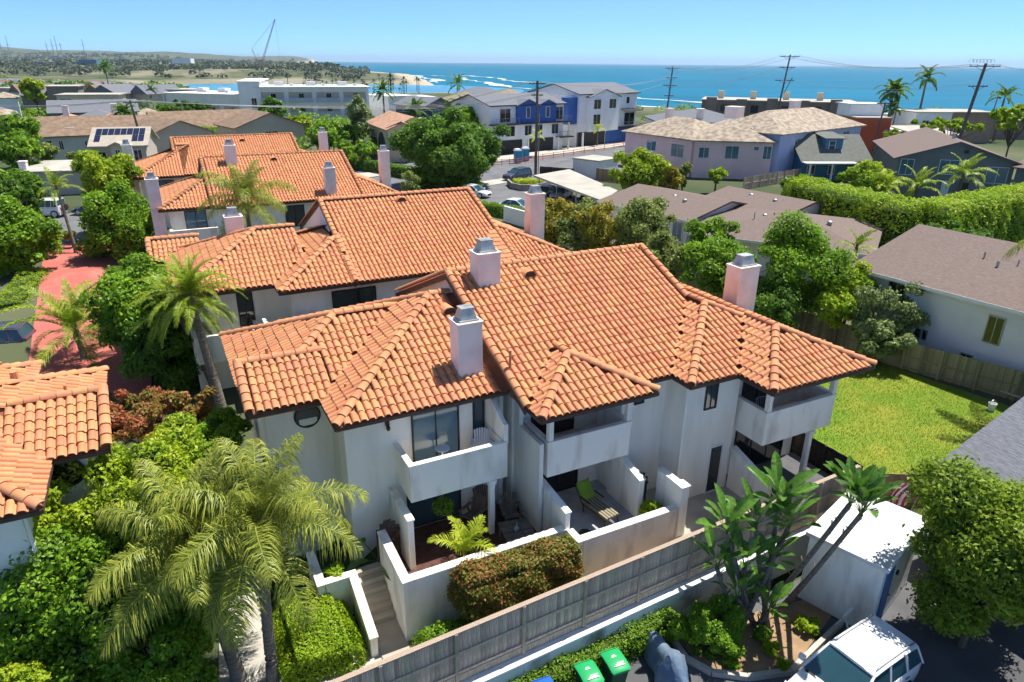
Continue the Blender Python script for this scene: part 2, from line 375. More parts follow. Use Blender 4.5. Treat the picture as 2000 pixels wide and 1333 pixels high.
# ---------------------------------------------------------------- the near condominium block
ORG = (12.0, 22.0, 0.0)
B1 = thing('condo_building', 'nearest white stucco condo block with orange barrel tile roof and balconies', 'building', W(12, 22, 0), RZ, 'tile roofed condo blocks')
WG1 = [dict(r=(9.75, 19.5, 17.9, 31.8), z=5.2, s='gghh'),
       dict(r=(9.85, 14.62, 17.0, 23.0), z=5.2, s='hhhn'),
       dict(r=(15.96, 23.2, 16.84, 25.0), z=5.2, s='hhhn'),
       dict(r=(18.25, 23.62, 15.12, 26.0), z=5.2, s='hhhn'),
       dict(r=(3.73, 10.1, 19.46, 29.74), z=5.2, s='hnhh'),
       dict(r=(1.32, 8.0, 21.48, 29.3), z=5.2, s='hnhh'),
       dict(r=(1.36, 4.2, 21.48, 23.65), z=5.26, s='gnhn')]
make_roof(B1, ORG, WG1)
def wall(parent, org, *boxes, mt=STUCCO, name='wall', bevel=0):
    for b in boxes: m = MB(org); m.box(*b); m.build(name, mt, parent, bevel=bevel)
wall(B1, ORG, (4.1, 9.99, 20.1, 29.1, -1.5, 5.28), (1.9, 4.097, 22.1, 28.7, -1.5, 5.28), (10.2, 14.2, 19.8, 31.2, -1.5, 5.3), (14.203, 18.9, 18.5, 31.2, -1.5, 5.3),
     (16.25, 18.897, 17.3, 18.497, -1.5, 5.25), (18.903, 23.0, 17.7, 25.4, -1.5, 5.25))
g = MB(ORG); g.prism([(18.45, 5.3), (31.25, 5.3), (24.85, 7.95)], 'x', 9.993, 10.19); g.build('gable_wall', STUCCO, B1); g = MB(ORG)
g.prism([(18.45, 5.3), (31.25, 5.3), (24.85, 7.95)], 'x', 18.9, 19.1); g.build('gable_wall', STUCCO, B1)
g = MB(ORG); g.prism([(21.9, 5.2), (23.6, 5.2), (23.6, 5.95)], 'x', 1.9, 2.05); g.build('gable_wall', STUCCO, B1)
# chimneys, vents and pipes
chimney(B1, ORG, 8.82, 20.72, 5.5, 7.55, .92, .80); chimney(B1, ORG, 11.15, 24.12, 7.5, 8.95, .98, .85); chimney(B1, ORG, 23.62, 22.45, 0, 7.3, 1.2, .9)
roof_vent(B1, ORG, 9.25, 23.6, roofz(WG1, 9.25, 23.6)); roof_vent(B1, ORG, 13.05, 24.1, roofz(WG1, 13.05, 24.1))
for (u, v, h, r) in ((9.93, 19.45, .9, .05), (2.55, 24.9, .4, .06), (2.2, 25.9, .25, .05), (4.55, 21.3, .25, .05), (15.2, 19.6, .3, .05), (17.0, 18.6, .25, .05), (19.2, 24.6, .35, .05), (22.4, 16.6, .25, .05), (6.2, 20.4, .22, .05)):
    pipe(B1, ORG, u, v, roofz(WG1, u, v), h, r)
# round window
m = MB(ORG)
def ring(m, c, r0, r1, v0, v1, n=28, mi=0):
    for i in range(n):
        a, b = 2*math.pi*i/n, 2*math.pi*(i+1)/n
        p = [(c[0]+r*math.cos(t), c[1]+r*math.sin(t)) for r, t in ((r0, a), (r1, a), (r1, b), (r0, b))]
        m.hexa([(p[0][0], v0, p[0][1]), (p[1][0], v0, p[1][1]), (p[2][0], v0, p[2][1]), (p[3][0], v0, p[3][1])]+[(q[0], v1, q[1]) for q in p], mi)
ring(m, (3.3, 4.48), .40, .46, 22.03, 22.12); ow = m.build('round_window', DARKFR, B1)
m = MB(ORG); m.prism([(3.3+.41*math.cos(t*math.pi/14), 4.48+.41*math.sin(t*math.pi/14)) for t in range(28)], 'y', 22.06, 22.09); m.build('pane', GLASS, ow)
m = MB(ORG); m.box(3.0, 3.62, 22.045, 22.056, 4.12, 4.38); m.build('blind', WHITE, ow)
# balconies with posts
balcony(B1, ORG, 5.77, 9.38, 18.5, 20.098); balcony(B1, ORG, 10.6, 14.15, 17.8, 19.797); balcony(B1, ORG, 19.15, 22.95, 16.0, 17.697)
m = MB(ORG); m.prism([(18.5, 3.76), (20.09, 3.76), (20.09, 4.95), (19.6, 4.95), (18.62, 4.42), (18.5, 4.42)], 'x', 9.24, 9.40); m.build('privacy_wall', STUCCO2, B1, bevel=.02)
m = MB(ORG); m.prism([(17.85, -.2), (20.1, -.2), (20.1, 3.7), (19.5, 5.15), (17.7, 5.15), (17.7, 4.9), (19.4, 4.9), (19.4, 3.7), (17.85, 3.7)], 'x', 10.3, 10.46); m.build('side_wall', STUCCO, B1)
def post(parent, org, u, v, z0, z1, t=.2, mt=STUCCO):
    m = MB(org); m.box(u-t/2, u+t/2, v-t/2, v+t/2, z0, z1); m.box(u-t*.75, u+t*.75, v-t*.75, v+t*.75, z1-.16, z1); m.build('post', mt, parent, bevel=.015)
post(B1, ORG, 8.78, 18.6, 0, 2.3); post(B1, ORG, 10.72, 17.9, 3.76, 5.1); post(B1, ORG, 14.04, 17.9, 3.76, 5.1); post(B1, ORG, 19.27, 16.1, 3.76, 5.1); post(B1, ORG, 22.82, 16.1, 3.76, 5.1)
post(B1, ORG, 22.0, 16.15, 0, 2.25); post(B1, ORG, 22.82, 17.6, 3.76, 5.1)
# sliders, windows, doors
win(B1, ORG, 'v', 20.1, 6.42, 8.2, 2.75, 4.8, gl=GLASSB, name='sliding_door'); win(B1, ORG, 'v', 20.1, 6.1, 8.2, .06, 2.1, name='sliding_door')
win(B1, ORG, 'v', 20.1, 8.75, 9.2, 2.75, 4.9, mull=0)
win(B1, ORG, 'v', 19.8, 11.0, 12.9, 2.75, 4.75, gl=GLASSD, name='sliding_door'); win(B1, ORG, 'v', 19.8, 11.4, 13.2, -.02, 2.0, gl=GLASSD, name='sliding_door')
win(B1, ORG, 'v', 18.5, 14.75, 15.2, 3.95, 4.6, mull=0); win(B1, ORG, 'v', 17.3, 17.15, 17.75, 3.72, 4.85, mull=1)
win(B1, ORG, 'v', 17.7, 19.5, 21.2, 2.75, 4.7, gl=GLASSD, name='sliding_door'); win(B1, ORG, 'v', 17.7, 19.5, 22.4, .05, 2.1, gl=GLASSD, mull=2, name='sliding_door')
win(B1, ORG, 'v', 17.3, 17.75, 18.45, -.25, 1.95, gl=GLASSD, mull=0, dep=.05, fr=WHITE, name='door')
win(B1, ORG, 'u', 1.9, 24.0, 24.8, 1.2, 2.4, mull=0)
# wall lantern, downspouts, threshold
m = MB(ORG); m.box(5.5, 5.62, 19.95, 20.1, 4.55, 4.75); m.lathe([(.05, 0), (.08, .1), (.03, .16)], 8, (5.56, 19.92, 4.42)); m.build('wall_lamp', DARKFR, B1)
for u in (9.55, 9.8): m = MB(ORG); m.tube([(u, 20.0, 5.1), (u, 20.0, -.2)], .05, 8); m.build('downspout', STUCCO, B1, smooth=True)
m = MB(ORG); m.tube([(16.16, 17.2, 5.0), (16.16, 17.2, -.3)], .05, 8); m.build('downspout', STUCCO, B1, smooth=True)
# ---------------------------------------------------------------- the other condominium blocks
def condo(label, org, wings, walls, chims, vents, nind, wins=(), bals=(), gables=()):
    t = thing('condo_building', label, 'building', W(org[0], org[1], 0), RZ, 'tile roofed condo blocks')
    make_roof(t, org, wings, nind, capsobj=nind > 200)
    wall(t, org, *walls)
    for (u, va_, zb, zt, k0) in gables:
        m = MB(org); m.prism([(va_[0], zb), (va_[1], zb), ((va_[0]+va_[1])/2, zt)], 'x', u, u+.15); m.build('gable_wall', STUCCO, t)
    for c in chims: chimney(t, org, *c)
    for (u, v) in vents: roof_vent(t, org, u, v, roofz(wings, u, v))
    for a in wins: win(t, org, *a)
    for b in bals: balcony(t, org, *b)
    return t
O2 = (10., 41., 0.)
WG2 = [dict(r=(8.35, 18.1, 34.3, 48.9), z=5.2, s='gghh'), dict(r=(4.5, 8.7, 34.3, 44.7), z=5.2, s='hnhh'), dict(r=(-.3, 6.5, 35.7, 45.1), z=5.2, s='hnhh'),
       dict(r=(-1.2, 1.6, 43.2, 45.3), z=5.15, s='gnhn'), dict(r=(14.6, 21.6, 34.32, 43.0), z=5.19, s='hhhn')]
B2 = condo('second condo block, its long tile ridge behind the nearest roof', O2, WG2,
    [(5.1, 8.5, 35.0, 44.0, -1, 5.3), (.2, 5.097, 36.4, 44.5, -1, 5.3), (8.503, 17.8, 35.0, 48.2, -1, 5.3), (17.803, 21.0, 35.0, 43.0, -1, 5.3)],
    [(3.5, 42.2, 5, 7.6, .95, .8), (21.9, 39.5, 2, 8.0, 1.1, .8)], [(6.6, 38.9), (13.2, 41.0)], 300,
    [('v', 35.0, 7.2, 9.6, 2.7, 4.7, DARKFR, GLASSD), ('v', 35.0, 12.0, 13.6, 3.3, 4.7, DARKFR, GLASSD), ('v', 36.4, 2.6, 3.4, 3.0, 5.0, DARKFR, GLASSD)],
    [(3.6, 6.2, 33.9, 34.997), (.3, 3.4, 34.9, 36.397, 3.2, 1.8), (11.0, 14.4, 34.0, 34.997)], [(8.36, (35.0, 48.2), 5.3, 8.05, 0), (17.85, (35., 48.2), 5.3, 8.05, 0)])
for (u, v, h) in ((6.1, 38.2, .35), (15.2, 40.6, .3), (16.4, 37.8, .45), (14.6, 38.6, .25), (15.8, 36.2, .2)): pipe(B2, O2, u, v, roofz(WG2, u, v), h)
O3 = (8., 65., 0.)
WG3 = [dict(r=(3.5, 15.7, 58.5, 72.7), z=5.2, s='gghh'), dict(r=(-.35, 3.9, 59.0, 69.0), z=5.2, s='hnhh'), dict(r=(13., 18.7, 58.55, 67.0), z=5.2, s='hhhn')]
condo('third condo block, palm crown in front of its tile roof', O3, WG3, [(.3, 3.6, 59.7, 68.4, -1, 5.3), (3.603, 15.4, 59.2, 72.0, -1, 5.3), (15.403, 18.0, 59.2, 66., -1, 5.3)],
    [(-.45, 60.2, 0, 7.4, .9, .8), (5.9, 64.6, 7, 9.2, .9, .8), (13.0, 59.4, 5, 7.6, .9, .8), (19.2, 64.0, 1, 8.2, .9, .8)], [(9.4, 64.8)], 120,
    [('v', 59.7, 1.4, 3.0, 2.9, 4.9, DARKFR, GLASSB), ('v', 59.2, 9.0, 10.6, 3., 4.8, DARKFR, GLASSD)], [(.2, 3.6, 58.1, 59.697)], [(3.55, (59.2, 72.), 5.3, 8.0, 0), (15.45, (59.2, 72.), 5.3, 8.0, 0)])
O4 = (6., 84., 0.)
WG4 = [dict(r=(1.9, 14.6, 77.4, 91.5), z=5.2, s='gghh'), dict(r=(-2.2, 2.4, 77.0, 88.5), z=5.2, s='hnhh'), dict(r=(12., 18.0, 77.5, 86.0), z=5.2, s='hhhn')]
condo('farthest condo block with tile roof, past the third one', O4, WG4, [(-1.6, 2.0, 77.6, 88.0, -1, 5.3), (2.003, 14.2, 78.0, 91.0, -1, 5.3), (14.203, 17.4, 78.1, 85., -1, 5.3)],
    [(-2.2, 78.4, 0, 8.2, .9, .8), (17.6, 82.0, 1, 8.4, .9, .8)], [(9.0, 83.4)], 60, [('v', 77.6, 0., 1.4, 3., 4.8, DARKFR, GLASSB)], [], [(1.95, (78., 91.), 5.3, 8.0, 0), (14.3, (78., 91.), 5.3, 8.0, 0)])
O0 = (-6., 24., 0.)
WG0 = [dict(r=(-9., -2.62, 21.1, 23.35), z=5.26, s='nghn'), dict(r=(-12., -2.9, 23.2, 27.5), z=5.2, s='nhnh'), dict(r=(-13., -4.1, 18.6, 24.0), z=5.2, s='nhhn'), dict(r=(-13., -5.2, 26.2, 29.6), z=5.05, s='nhhh')]
B0 = condo('condo block at the left edge, tile roof over a dark round window', O0, WG0, [(-12., -3.4, 21.7, 27.0, -1.5, 5.28), (-13., -4.7, 19.2, 21.697, -1.5, 5.28), (-13, -5.8, 27.003, 29.0, -1.5, 5.0)], [], [], 300)
pipe(B0, O0, -5.2, 25.2, roofz(WG0, -5.2, 25.2), .45, .12); pipe(B0, O0, -3.9, 25.0, roofz(WG0, -3.9, 25.0), .3, .05); pipe(B0, O0, -6.2, 28.6, roofz(WG0, -6.2, 28.6), .3, .05)
m = MB(O0); ring(m, (-3.9, 4.45), .42, .48, 21.63, 21.72); ow = m.build('round_window', DARKFR, B0)
m = MB(O0); m.prism([(-3.9+.43*math.cos(t*math.pi/14), 4.45+.43*math.sin(t*math.pi/14)) for t in range(28)], 'y', 21.66, 21.69); m.build('pane', GLASSD, ow)
for (u, v) in ((-4.6, 19.1), (-3.1, 21.6)): m = MB(O0); m.tube([(u, v, 5.1), (u, v, -1.)], .05, 8); m.build('downspout', STUCCO, B0, smooth=True)
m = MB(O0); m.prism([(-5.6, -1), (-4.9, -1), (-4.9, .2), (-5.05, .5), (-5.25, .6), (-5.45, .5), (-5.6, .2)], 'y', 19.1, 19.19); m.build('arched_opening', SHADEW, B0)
# ------------------------------------------------------------------ terrain, sea, paving
COAST = np.array([(900, 250), (420, 335), (200, 395), (78, 440), (10, 540), (-45, 680), (-120, 1000), (-211, 1477), (-400, 1900), (-580, 2250), (-1300, 4600), (-3200, 12000)], float)
def coast_d(x, y):                       # signed distance to the shore, positive on land
    best = np.full(np.shape(x), 1e9); sg = np.ones(np.shape(x))
    for a, b in zip(COAST[:-1], COAST[1:]):
        d = b-a; t = np.clip(((x-a[0])*d[0]+(y-a[1])*d[1])/(d@d), 0, 1)
        px = a[0]+d[0]*t; py = a[1]+d[1]*t; ds = np.hypot(x-px, y-py); c = d[0]*(y-py)-d[1]*(x-px)
        sg = np.where(ds < best, np.where(c > 0, 1, -1), sg); best = np.minimum(ds, best)
    return -best*sg*-1 if False else best*sg
def sm(t): t = np.clip(t, 0, 1); return t*t*(3-2*t)
SEA = -12.0
LAG = ((-235, 760), 205, 175)
def hgt(x, y):
    x = np.asarray(x, float); y = np.asarray(y, float)
    u = x*ua[0]+y*ua[1]; v = x*va[0]+y*va[1]
    left = -1.3+1.3*sm((v-20)/25)
    h = np.where(u < 3.5, left, np.where(u < 5.2, left*(1-(u-3.5)/1.7), 0))
    h = np.where((u > 23.4) & (v > 12.8) & (v < 40), -.7, h)
    h = np.where((v < 18.6) & (u > 3.45) & (u < 23.4), -2.6, np.where((v < 13.3) & (u > 4.6), -2.6, np.where((v < 13.3) & (u > 2.), -1.3-1.0*(u-2)/2.6, h)))
    r = np.hypot(x, y)
    h = h*(1-sm((r-60)/60))
    cdist = coast_d(x, y)
    far = -13.5+13.5*sm((cdist-8)/150.)
    h = np.minimum(h, far)
    far2 = sm((y-235)/190.)*sm((-x+40)/120.)               # land south of the lagoon sits lower
    h = h*(1-far2)+(-7.0)*far2*np.where(cdist > 0, 1, 1)
    e = np.hypot((x-LAG[0][0])/LAG[1], (y-LAG[0][1])/LAG[2])
    h = np.where(e < 1.25, h+(-15-h)*sm((1.25-e)/.25), h)
    bl = sm((y-960)/120.)*sm((cdist-50)/150)               # bluff behind the lagoon
    h = np.where(y > 900, h+bl*(5+3*np.sin(x*.011)+2*np.sin(y*.008+x*.003)), h)
    hill = sm((y-2300)/3500.)*sm((-x-300-.08*y)/2200.)
    h = h+hill*(46+62*sm((-x-2500)/2500.)+16*np.sin(x*.0021+1)+10*np.sin(x*.006+y*.002))
    return np.where(cdist < 0, np.minimum(h, -13.5), h)
az = np.radians(np.concatenate([np.linspace(-110, -48, 20)[:-1], np.linspace(-48, 48, 230), np.linspace(48, 110, 20)[1:]]))
rr = np.concatenate([[.5], np.geomspace(3, 12, 12)[:-1], np.geomspace(12, 60, 110)[:-1], np.geomspace(60, 9500, 130)])
AZ, RR = np.meshgrid(az, rr); X = RR*np.sin(AZ); Y = RR*np.cos(AZ); Z = hgt(X, Y)-.02
V = np.stack([X, Y, Z], -1).reshape(-1, 3); na_ = len(az)
i, j = np.meshgrid(np.arange(len(rr)-1), np.arange(na_-1), indexing='ij'); a = (i*na_+j).ravel()
F = np.stack([a, a+1, a+na_+1, a+na_], -1)[:, ::-1]
cdv = coast_d(X, Y).ravel(); sand = .75*sm((42-cdv)/20)*(Y.ravel() > 250)
e_ = np.hypot((X-LAG[0][0])/LAG[1], (Y-LAG[0][1])/LAG[2]).ravel(); sand = np.maximum(sand, .35*sm((1.32-e_)/.1))
flat = ((Y.ravel() > 1000) & (Y.ravel() < 1700) & (X.ravel() > -620) & (X.ravel() < -400)); sand = np.maximum(sand, flat*.22)
gm = leafmat('ground_soil', (.14, .13, .075), (.55, .47, .36), trans=0.0, rough=.95, spec=.1)
nn = gm.node_tree.nodes; ll = gm.node_tree.links
mxn = [q for q in nn if q.bl_idname == 'ShaderNodeMix'][0]; tcn = nn.new('ShaderNodeTexCoord')
nz = nn.new('ShaderNodeTexNoise'); nz.inputs['Scale'].default_value = .02; nz.inputs['Detail'].default_value = 9; ll.new(tcn.outputs['Object'], nz.inputs[0])
cr = nn.new('ShaderNodeValToRGB'); cr.color_ramp.elements[0].position = .38; cr.color_ramp.elements[0].color = (.045, .07, .03, 1); cr.color_ramp.elements[1].position = .62; cr.color_ramp.elements[1].color = (.15, .15, .085, 1)
ll.new(nz.outputs[0], cr.inputs[0]); ll.new(cr.outputs[0], mxn.inputs[6])
struct(link('ground', npmesh('ground', V, F, gm, tint=sand, smooth=True)))
# sea and lagoon
def water_mat(name, col, sc, spec=.35, rough=.25, bump=.5, shoal=None):
    m = mat(name, col, rough, .12, .004, spec=spec, detail=8, stretch=(1, 2.2, 1)); n = m.node_tree.nodes; l = m.node_tree.links
    tc = n.new('ShaderNodeTexCoord'); bps = None
    for s_, st in ((sc, .9), (sc*.12, 1.0)):
        t = n.new('ShaderNodeTexNoise'); t.inputs['Scale'].default_value = s_; t.inputs['Detail'].default_value = 5; l.new(tc.outputs['Object'], t.inputs[0])
        bp = n.new('ShaderNodeBump'); bp.inputs['Strength'].default_value = bump*st; bp.inputs['Distance'].default_value = .6/s_*.1; l.new(t.outputs[0], bp.inputs['Height'])
        if bps: l.new(bps.outputs[0], bp.inputs['Normal'])
        bps = bp
    l.new(bps.outputs[0], n['Principled BSDF'].inputs['Normal']); return m
SEAM = water_mat('sea_water', (.001, .15, .255), .25, spec=.08, rough=.5, bump=.25)
m = MB(); m.add([(-9000, 200, SEA), (30000, 200, SEA), (30000, 30000, SEA), (-30000, 30000, SEA)], [(0, 1, 2, 3)]); struct(m.build('sea', SEAM))
m = MB(); p = [(LAG[0][0]+LAG[1]*1.2*math.cos(t*math.pi/24), LAG[0][1]+LAG[2]*1.2*math.sin(t*math.pi/24), SEA+.4) for t in range(48)]
m.add(p, [tuple(range(48))]); struct(m.build('lagoon', water_mat('lagoon_water', (.05, .27, .40), .5, bump=.2, spec=.2)))
FOAM = mat('foam', (.85, .88, .88), .9, .1, .08, col2=(.45, .62, .66), thr=(.5, .62))
def surf(name, offs, width, t0, t1, z, seed):
    rs = np.random.default_rng(seed); P = []; d = np.diff(COAST, axis=0); L = np.hypot(d[:, 0], d[:, 1]); cum = np.concatenate([[0], np.cumsum(L)])
    N = 90; ts = np.linspace(t0, t1, N); ww = np.abs(np.convolve(rs.normal(0, 1, N+8), np.ones(9)/3, 'valid'))*width*.7+width*.15
    V = []
    for t, w_ in zip(ts, ww):
        k = min(np.searchsorted(cum, t)-1, len(L)-1); k = max(k, 0); q = COAST[k]+d[k]*(t-cum[k])/L[k]; n = np.array([d[k][1], -d[k][0]])/L[k]
        wob = 6*math.sin(t*.021+seed)+4*math.sin(t*.067)
        V += [(*(q+n*(offs+wob)), z), (*(q+n*(offs+wob+w_)), z)]
    F = [(2*i, 2*i+1, 2*i+3, 2*i+2) for i in range(N-1)]
    m = MB(); m.add(V, F); return m
cumL = float(np.sum(np.hypot(*np.diff(COAST[:9], axis=0).T)))
sf = surf('s', -20, 22, 350, cumL+300, SEA+.25, 1)
for k, (o_, w_, t0, t1) in enumerate(((22, 9, 900, 1300), (48, 12, 500, 950), (85, 10, 1250, 2050), (150, 8, 1500, 2100), (130, 5, 700, 1100), (20, 14, 1500, 2400), (30, 12, 450, 800))):
    s2 = surf('s', o_, w_, t0, t1, SEA+.3+.02*k, k+5); sf.add(s2.v, s2.f)
o = sf.build('surf', FOAM); stuff(o, 'white breaking surf along the distant beach', 'surf')
# draped paving patches
def patch(name, c, mt, off=.004, n=14, m_=14, z=None, st=True):
    """c: four corners (x, y) in order; grid laid on the terrain"""
    c = [np.array(p[:2], float) for p in c]; V = []
    for i in range(n+1):
        for j in range(m_+1):
            s_, t = i/n, j/m_; p = c[0]*(1-s_)*(1-t)+c[1]*s_*(1-t)+c[2]*s_*t+c[3]*(1-s_)*t; V.append((p[0], p[1], z if z is not None else 0))
    V = np.array(V)
    if z is None: V[:, 2] = hgt(V[:, 0], V[:, 1])+off
    a = np.array([i*(m_+1)+j for i in range(n) for j in range(m_)]); F = np.stack([a, a+m_+1, a+m_+2, a+1], -1)
    o = link(name, npmesh(name, V, F, mt)); return struct(o) if st else o
def gp(*pts): return [G(x, y, 0) for x, y in pts]
def wp(*pts): return [W(u, v) for u, v in pts]
ASPH = mat('asphalt', (.12, .12, .128), .9, .12, .6, bump=.15, bscale=60, col2=(.085, .085, .09))
ASPH2 = mat('asphalt_street', (.17, .175, .185), .9, .08, .5, col2=(.135, .135, .145))
REDP = mat('red_paving', (.44, .125, .10), .85, .12, .5, col2=(.47, .20, .16), thr=(.5, .75))
LAWN = mat('lawn_grass', (.12, .22, .015), .95, .15, .55, bump=.5, bscale=22, col2=(.25, .26, .03), thr=(.34, .72), detail=10)
SOIL = mat('garden_soil', (.36, .24, .14), .95, .12, 1.6, bump=.3, col2=(.26, .165, .095)); PALE = mat('pale_concrete', (.50, .47, .41), .9, .1, .8, bump=.1)
patch('parking_lot', wp((4.6, -4), (40, -4), (40, 13.25), (4.6, 13.25)), ASPH, z=-2.0)
patch('red_driveway', [G(88, 480, -.1), G(300, 470, -.1), G(300, 800, -.8), G(60, 760, -.8)], REDP, .03, 20, 20)
patch('street', gp((-60, 440), (330, 395), (330, 448), (-60, 500)), ASPH2, .03)
patch('street', gp((640, 470), (640, 330), (1240, 285), (1330, 320)), ASPH2, .03)
patch('sidewalk', gp((690, 352), (690, 342), (1225, 276), (1235, 284)), PALE, .12)
patch('street', gp((870, 372), (1010, 352), (1260, 420), (1230, 520)), ASPH2, .05)
patch('sidewalk', gp((850, 370), (1000, 347), (1012, 354), (880, 378)), PALE, .1)
patch('lawn', wp((23.4, 12.9), (38.6, 14.5), (36.8, 26), (23.4, 26)), LAWN, .03, 20, 20)
patch('planting_bed', wp((13.0, 11.4), (15.4, 10.3), (20.4, 12.0), (13.0, 13.3)), SOIL, z=-1.93)
patch('garden_path', wp((-1.3, 14.0), (4.65, 14.0), (4.65, 16.4), (-.2, 17.2)), PALE, z=-1.27); patch('garden_path', wp((-.9, 17.0), (.75, 16.9), (1.4, 24), (-.2, 24)), PALE, z=-1.255)
patch('garden_path', wp((3.78, 14.2), (4.68, 14.2), (4.68, 17.4), (3.78, 17.4)), CONC, z=-1.22)
patch('walkway', wp((14.9, 14.0), (23.3, 14.3), (23.3, 17.75), (14.9, 18.6)), CONC, z=-.22)
patch('flower_bed', wp((4.7, 13.6), (14.9, 14.0), (14.9, 16.4), (4.7, 16.4)), SOIL, z=-1.25)
# kerb of the planting bed
m = MB(); kp = [W(u, v, -1.93) for u, v in ((12.9, 13.2), (12.75, 12.2), (13.1, 11.4), (14.0, 10.75), (15.4, 10.3), (17., 10.65), (18.6, 11.0))]
for a, b in zip(kp[:-1], kp[1:]): m.bar(a, b, .16, .24)
struct(m.build('kerb', PALE))
# driveway kerb wall and island
m = MB(); kp = [G(x, y, -.3) for x, y in ((92, 490), (100, 520), (88, 560), (60, 610), (25, 640))]
for a, b in zip(kp[:-1], kp[1:]): m.bar(a, b, .3, .5)
struct(m.build('kerb', WHITE))
# ------------------------------------------------------------------ patios and garden walls of the near block
def pat(name, u0, u1, v0, v1, mt):
    m = MB(ORG); m.box(u0, u1, v0, v1, -1.5, -.002); o = m.build(name, mt); o.parent = B1; return o
DECK = mat('patio_brick', (.13, .055, .045), .8, .2, 4); GREYP = mat('patio_slab', (.40, .41, .43), .9, .1, 2)
pat('patio_floor', 4.9, 10.55, 16.55, 20.098, DECK); pat('patio_floor', 10.65, 14.9, 15.95, 19.797, GREYP); pat('patio_floor', 19.2, 23.2, 15.0, 17.697, mat('shade_toned_slab', (.12, .12, .13), .9, .1, 2))  # last floor's dark colour has the covered patio's shade painted in
def gwall(label, pieces, caps=True, mt=None):
    t = thing('garden_wall', label, 'wall', W(pieces[0][0], pieces[0][2], -1.3), RZ, 'white garden walls'); og = (pieces[0][0], pieces[0][2], -1.3)
    for (u0, u1, v0, v1, zb, zt0, zt1) in pieces:        # top height at low end and high end of the long side
        m = MB(og); lu = (u1-u0) > (v1-v0)
        za, zb_, zc, zd = (zt0, zt1, zt1, zt0) if lu else (zt0, zt0, zt1, zt1)
        m.hexa([(u0, v0, zb), (u1, v0, zb), (u1, v1, zb), (u0, v1, zb), (u0, v0, za), (u1, v0, zb_), (u1, v1, zc), (u0, v1, zd)])
        b = m.build('wall', mt or STUCCO2, t, bevel=.02)
        if caps:
            c = MB(og); e = .035; k = .07
            c.hexa([(u0-e, v0-e, za), (u1+e, v0-e, zb_), (u1+e, v1+e, zc), (u0-e, v1+e, zd), (u0-e, v0-e, za+k), (u1+e, v0-e, zb_+k), (u1+e, v1+e, zc+k), (u0-e, v1+e, zd+k)]); c.build('wall_cap', STUCCO2, t, bevel=.02)
    return t
gwall('white L-shaped patio wall behind the red leaved hedge', [(4.68, 10.60, 16.32, 16.56, -1.4, 1.06, 1.06), (4.68, 4.92, 16.60, 18.95, -1.4, 1.06, 1.15)])
gwall('white divider wall stepping down beside the patio palm', [(5.46, 5.66, 18.0, 20.05, -.3, 1.98, 2.0)])
gwall('white divider wall between the two front patios', [(10.52, 10.72, 16.35, 20.0, -.3, 1.72, 2.1)])
gwall('white patio wall in front of the striped lounge chair', [(10.82, 14.85, 15.62, 15.86, -1.3, 1.0, 1.0), (10.60, 10.80, 15.62, 16.30, -1.3, 1.0, 1.0)])
gwall('tall white pier and return wall at the lounge patio gate', [(14.89, 15.25, 15.55, 15.95, -1.3, 1.9, 1.9), (14.95, 15.2, 15.99, 17.0, -1., 1.85, 1.85)])
gwall('white partition wall right of the striped lounge chair', [(14.05, 14.3, 16.9, 18.9, -.2, 1.65, 2.1)])
gwall('stepped white wall above the clipped box hedge', [(2.45, 2.68, 18.4, 20.2, -1.4, .15, .15), (2.70, 3.72, 18.4, 18.63, -1.4, .15, .15), (3.50, 3.72, 16.2, 18.36, -1.4, -.55, .12)])
gwall('white entry wall half hidden by the bird of paradise', [(18.9, 19.15, 15.2, 17.25, -.4, .95, 1.6)])
gwall('low white wall at the foot of the left end of the near block', [(-.9, 1.85, 22.6, 22.85, -1.4, .1, .1)])
# steps to the left patio gate
for k in range(6): patch('stair_step', wp((3.76, 17.4+.27*k), (4.66, 17.4+.27*k), (4.66, 17.67+.27*k), (3.76, 17.67+.27*k)), CONC, z=-1.22+.19*(k+1), n=1, m_=1)
m = MB()
for k in range(6):
    a, b = W(3.76, 17.4+.27*k, 0), W(4.66, 17.4+.27*k, 0); z0, z1 = -1.22+.19*k, -1.22+.19*(k+1)
    m.add([(a.x, a.y, z0), (b.x, b.y, z0), (b.x, b.y, z1), (a.x, a.y, z1)], [(0, 1, 2, 3)])
struct(m.build('stair_riser', CONC))
# gates: arched plank gates
GATEM = mat('gate_wood', (.115, .075, .055), .8, .15, 5, rnd=.15)
def gate(label, u0, u1, v, z0, z1):
    t = thing('garden_gate', label, 'gate', W((u0+u1)/2, v, z0), RZ, 'arched plank gates'); n = max(3, int((u1-u0)/.13)); wd = (u1-u0)/n
    for i in range(n):
        x = -(u1-u0)/2+wd*(i+.5); h = (z1-z0)-(.45*(abs(x)/((u1-u0)/2))**2); m = MB(); m.box(x-wd*.47, x+wd*.47, -.02, .02, 0, h); m.build('plank', GATEM, t)
    m = MB(); L = (u1-u0)/2; m.bar((-L, -.035, .25), (L, -.035, .25), .03, .1); m.bar((-L, -.035, 1.2), (L, -.035, 1.2), .03, .1); m.bar((-L, -.04, .25), (L, -.04, 1.2), .03, .09); m.build('brace', GATEM, t)
gate('brown arched plank gate behind the left patio wall', 4.62, 5.45, 19.0, -.1, 1.55)
gate('brown arched plank gate beside the tall white pier', 14.28, 15.0, 17.6, -.2, 1.5)
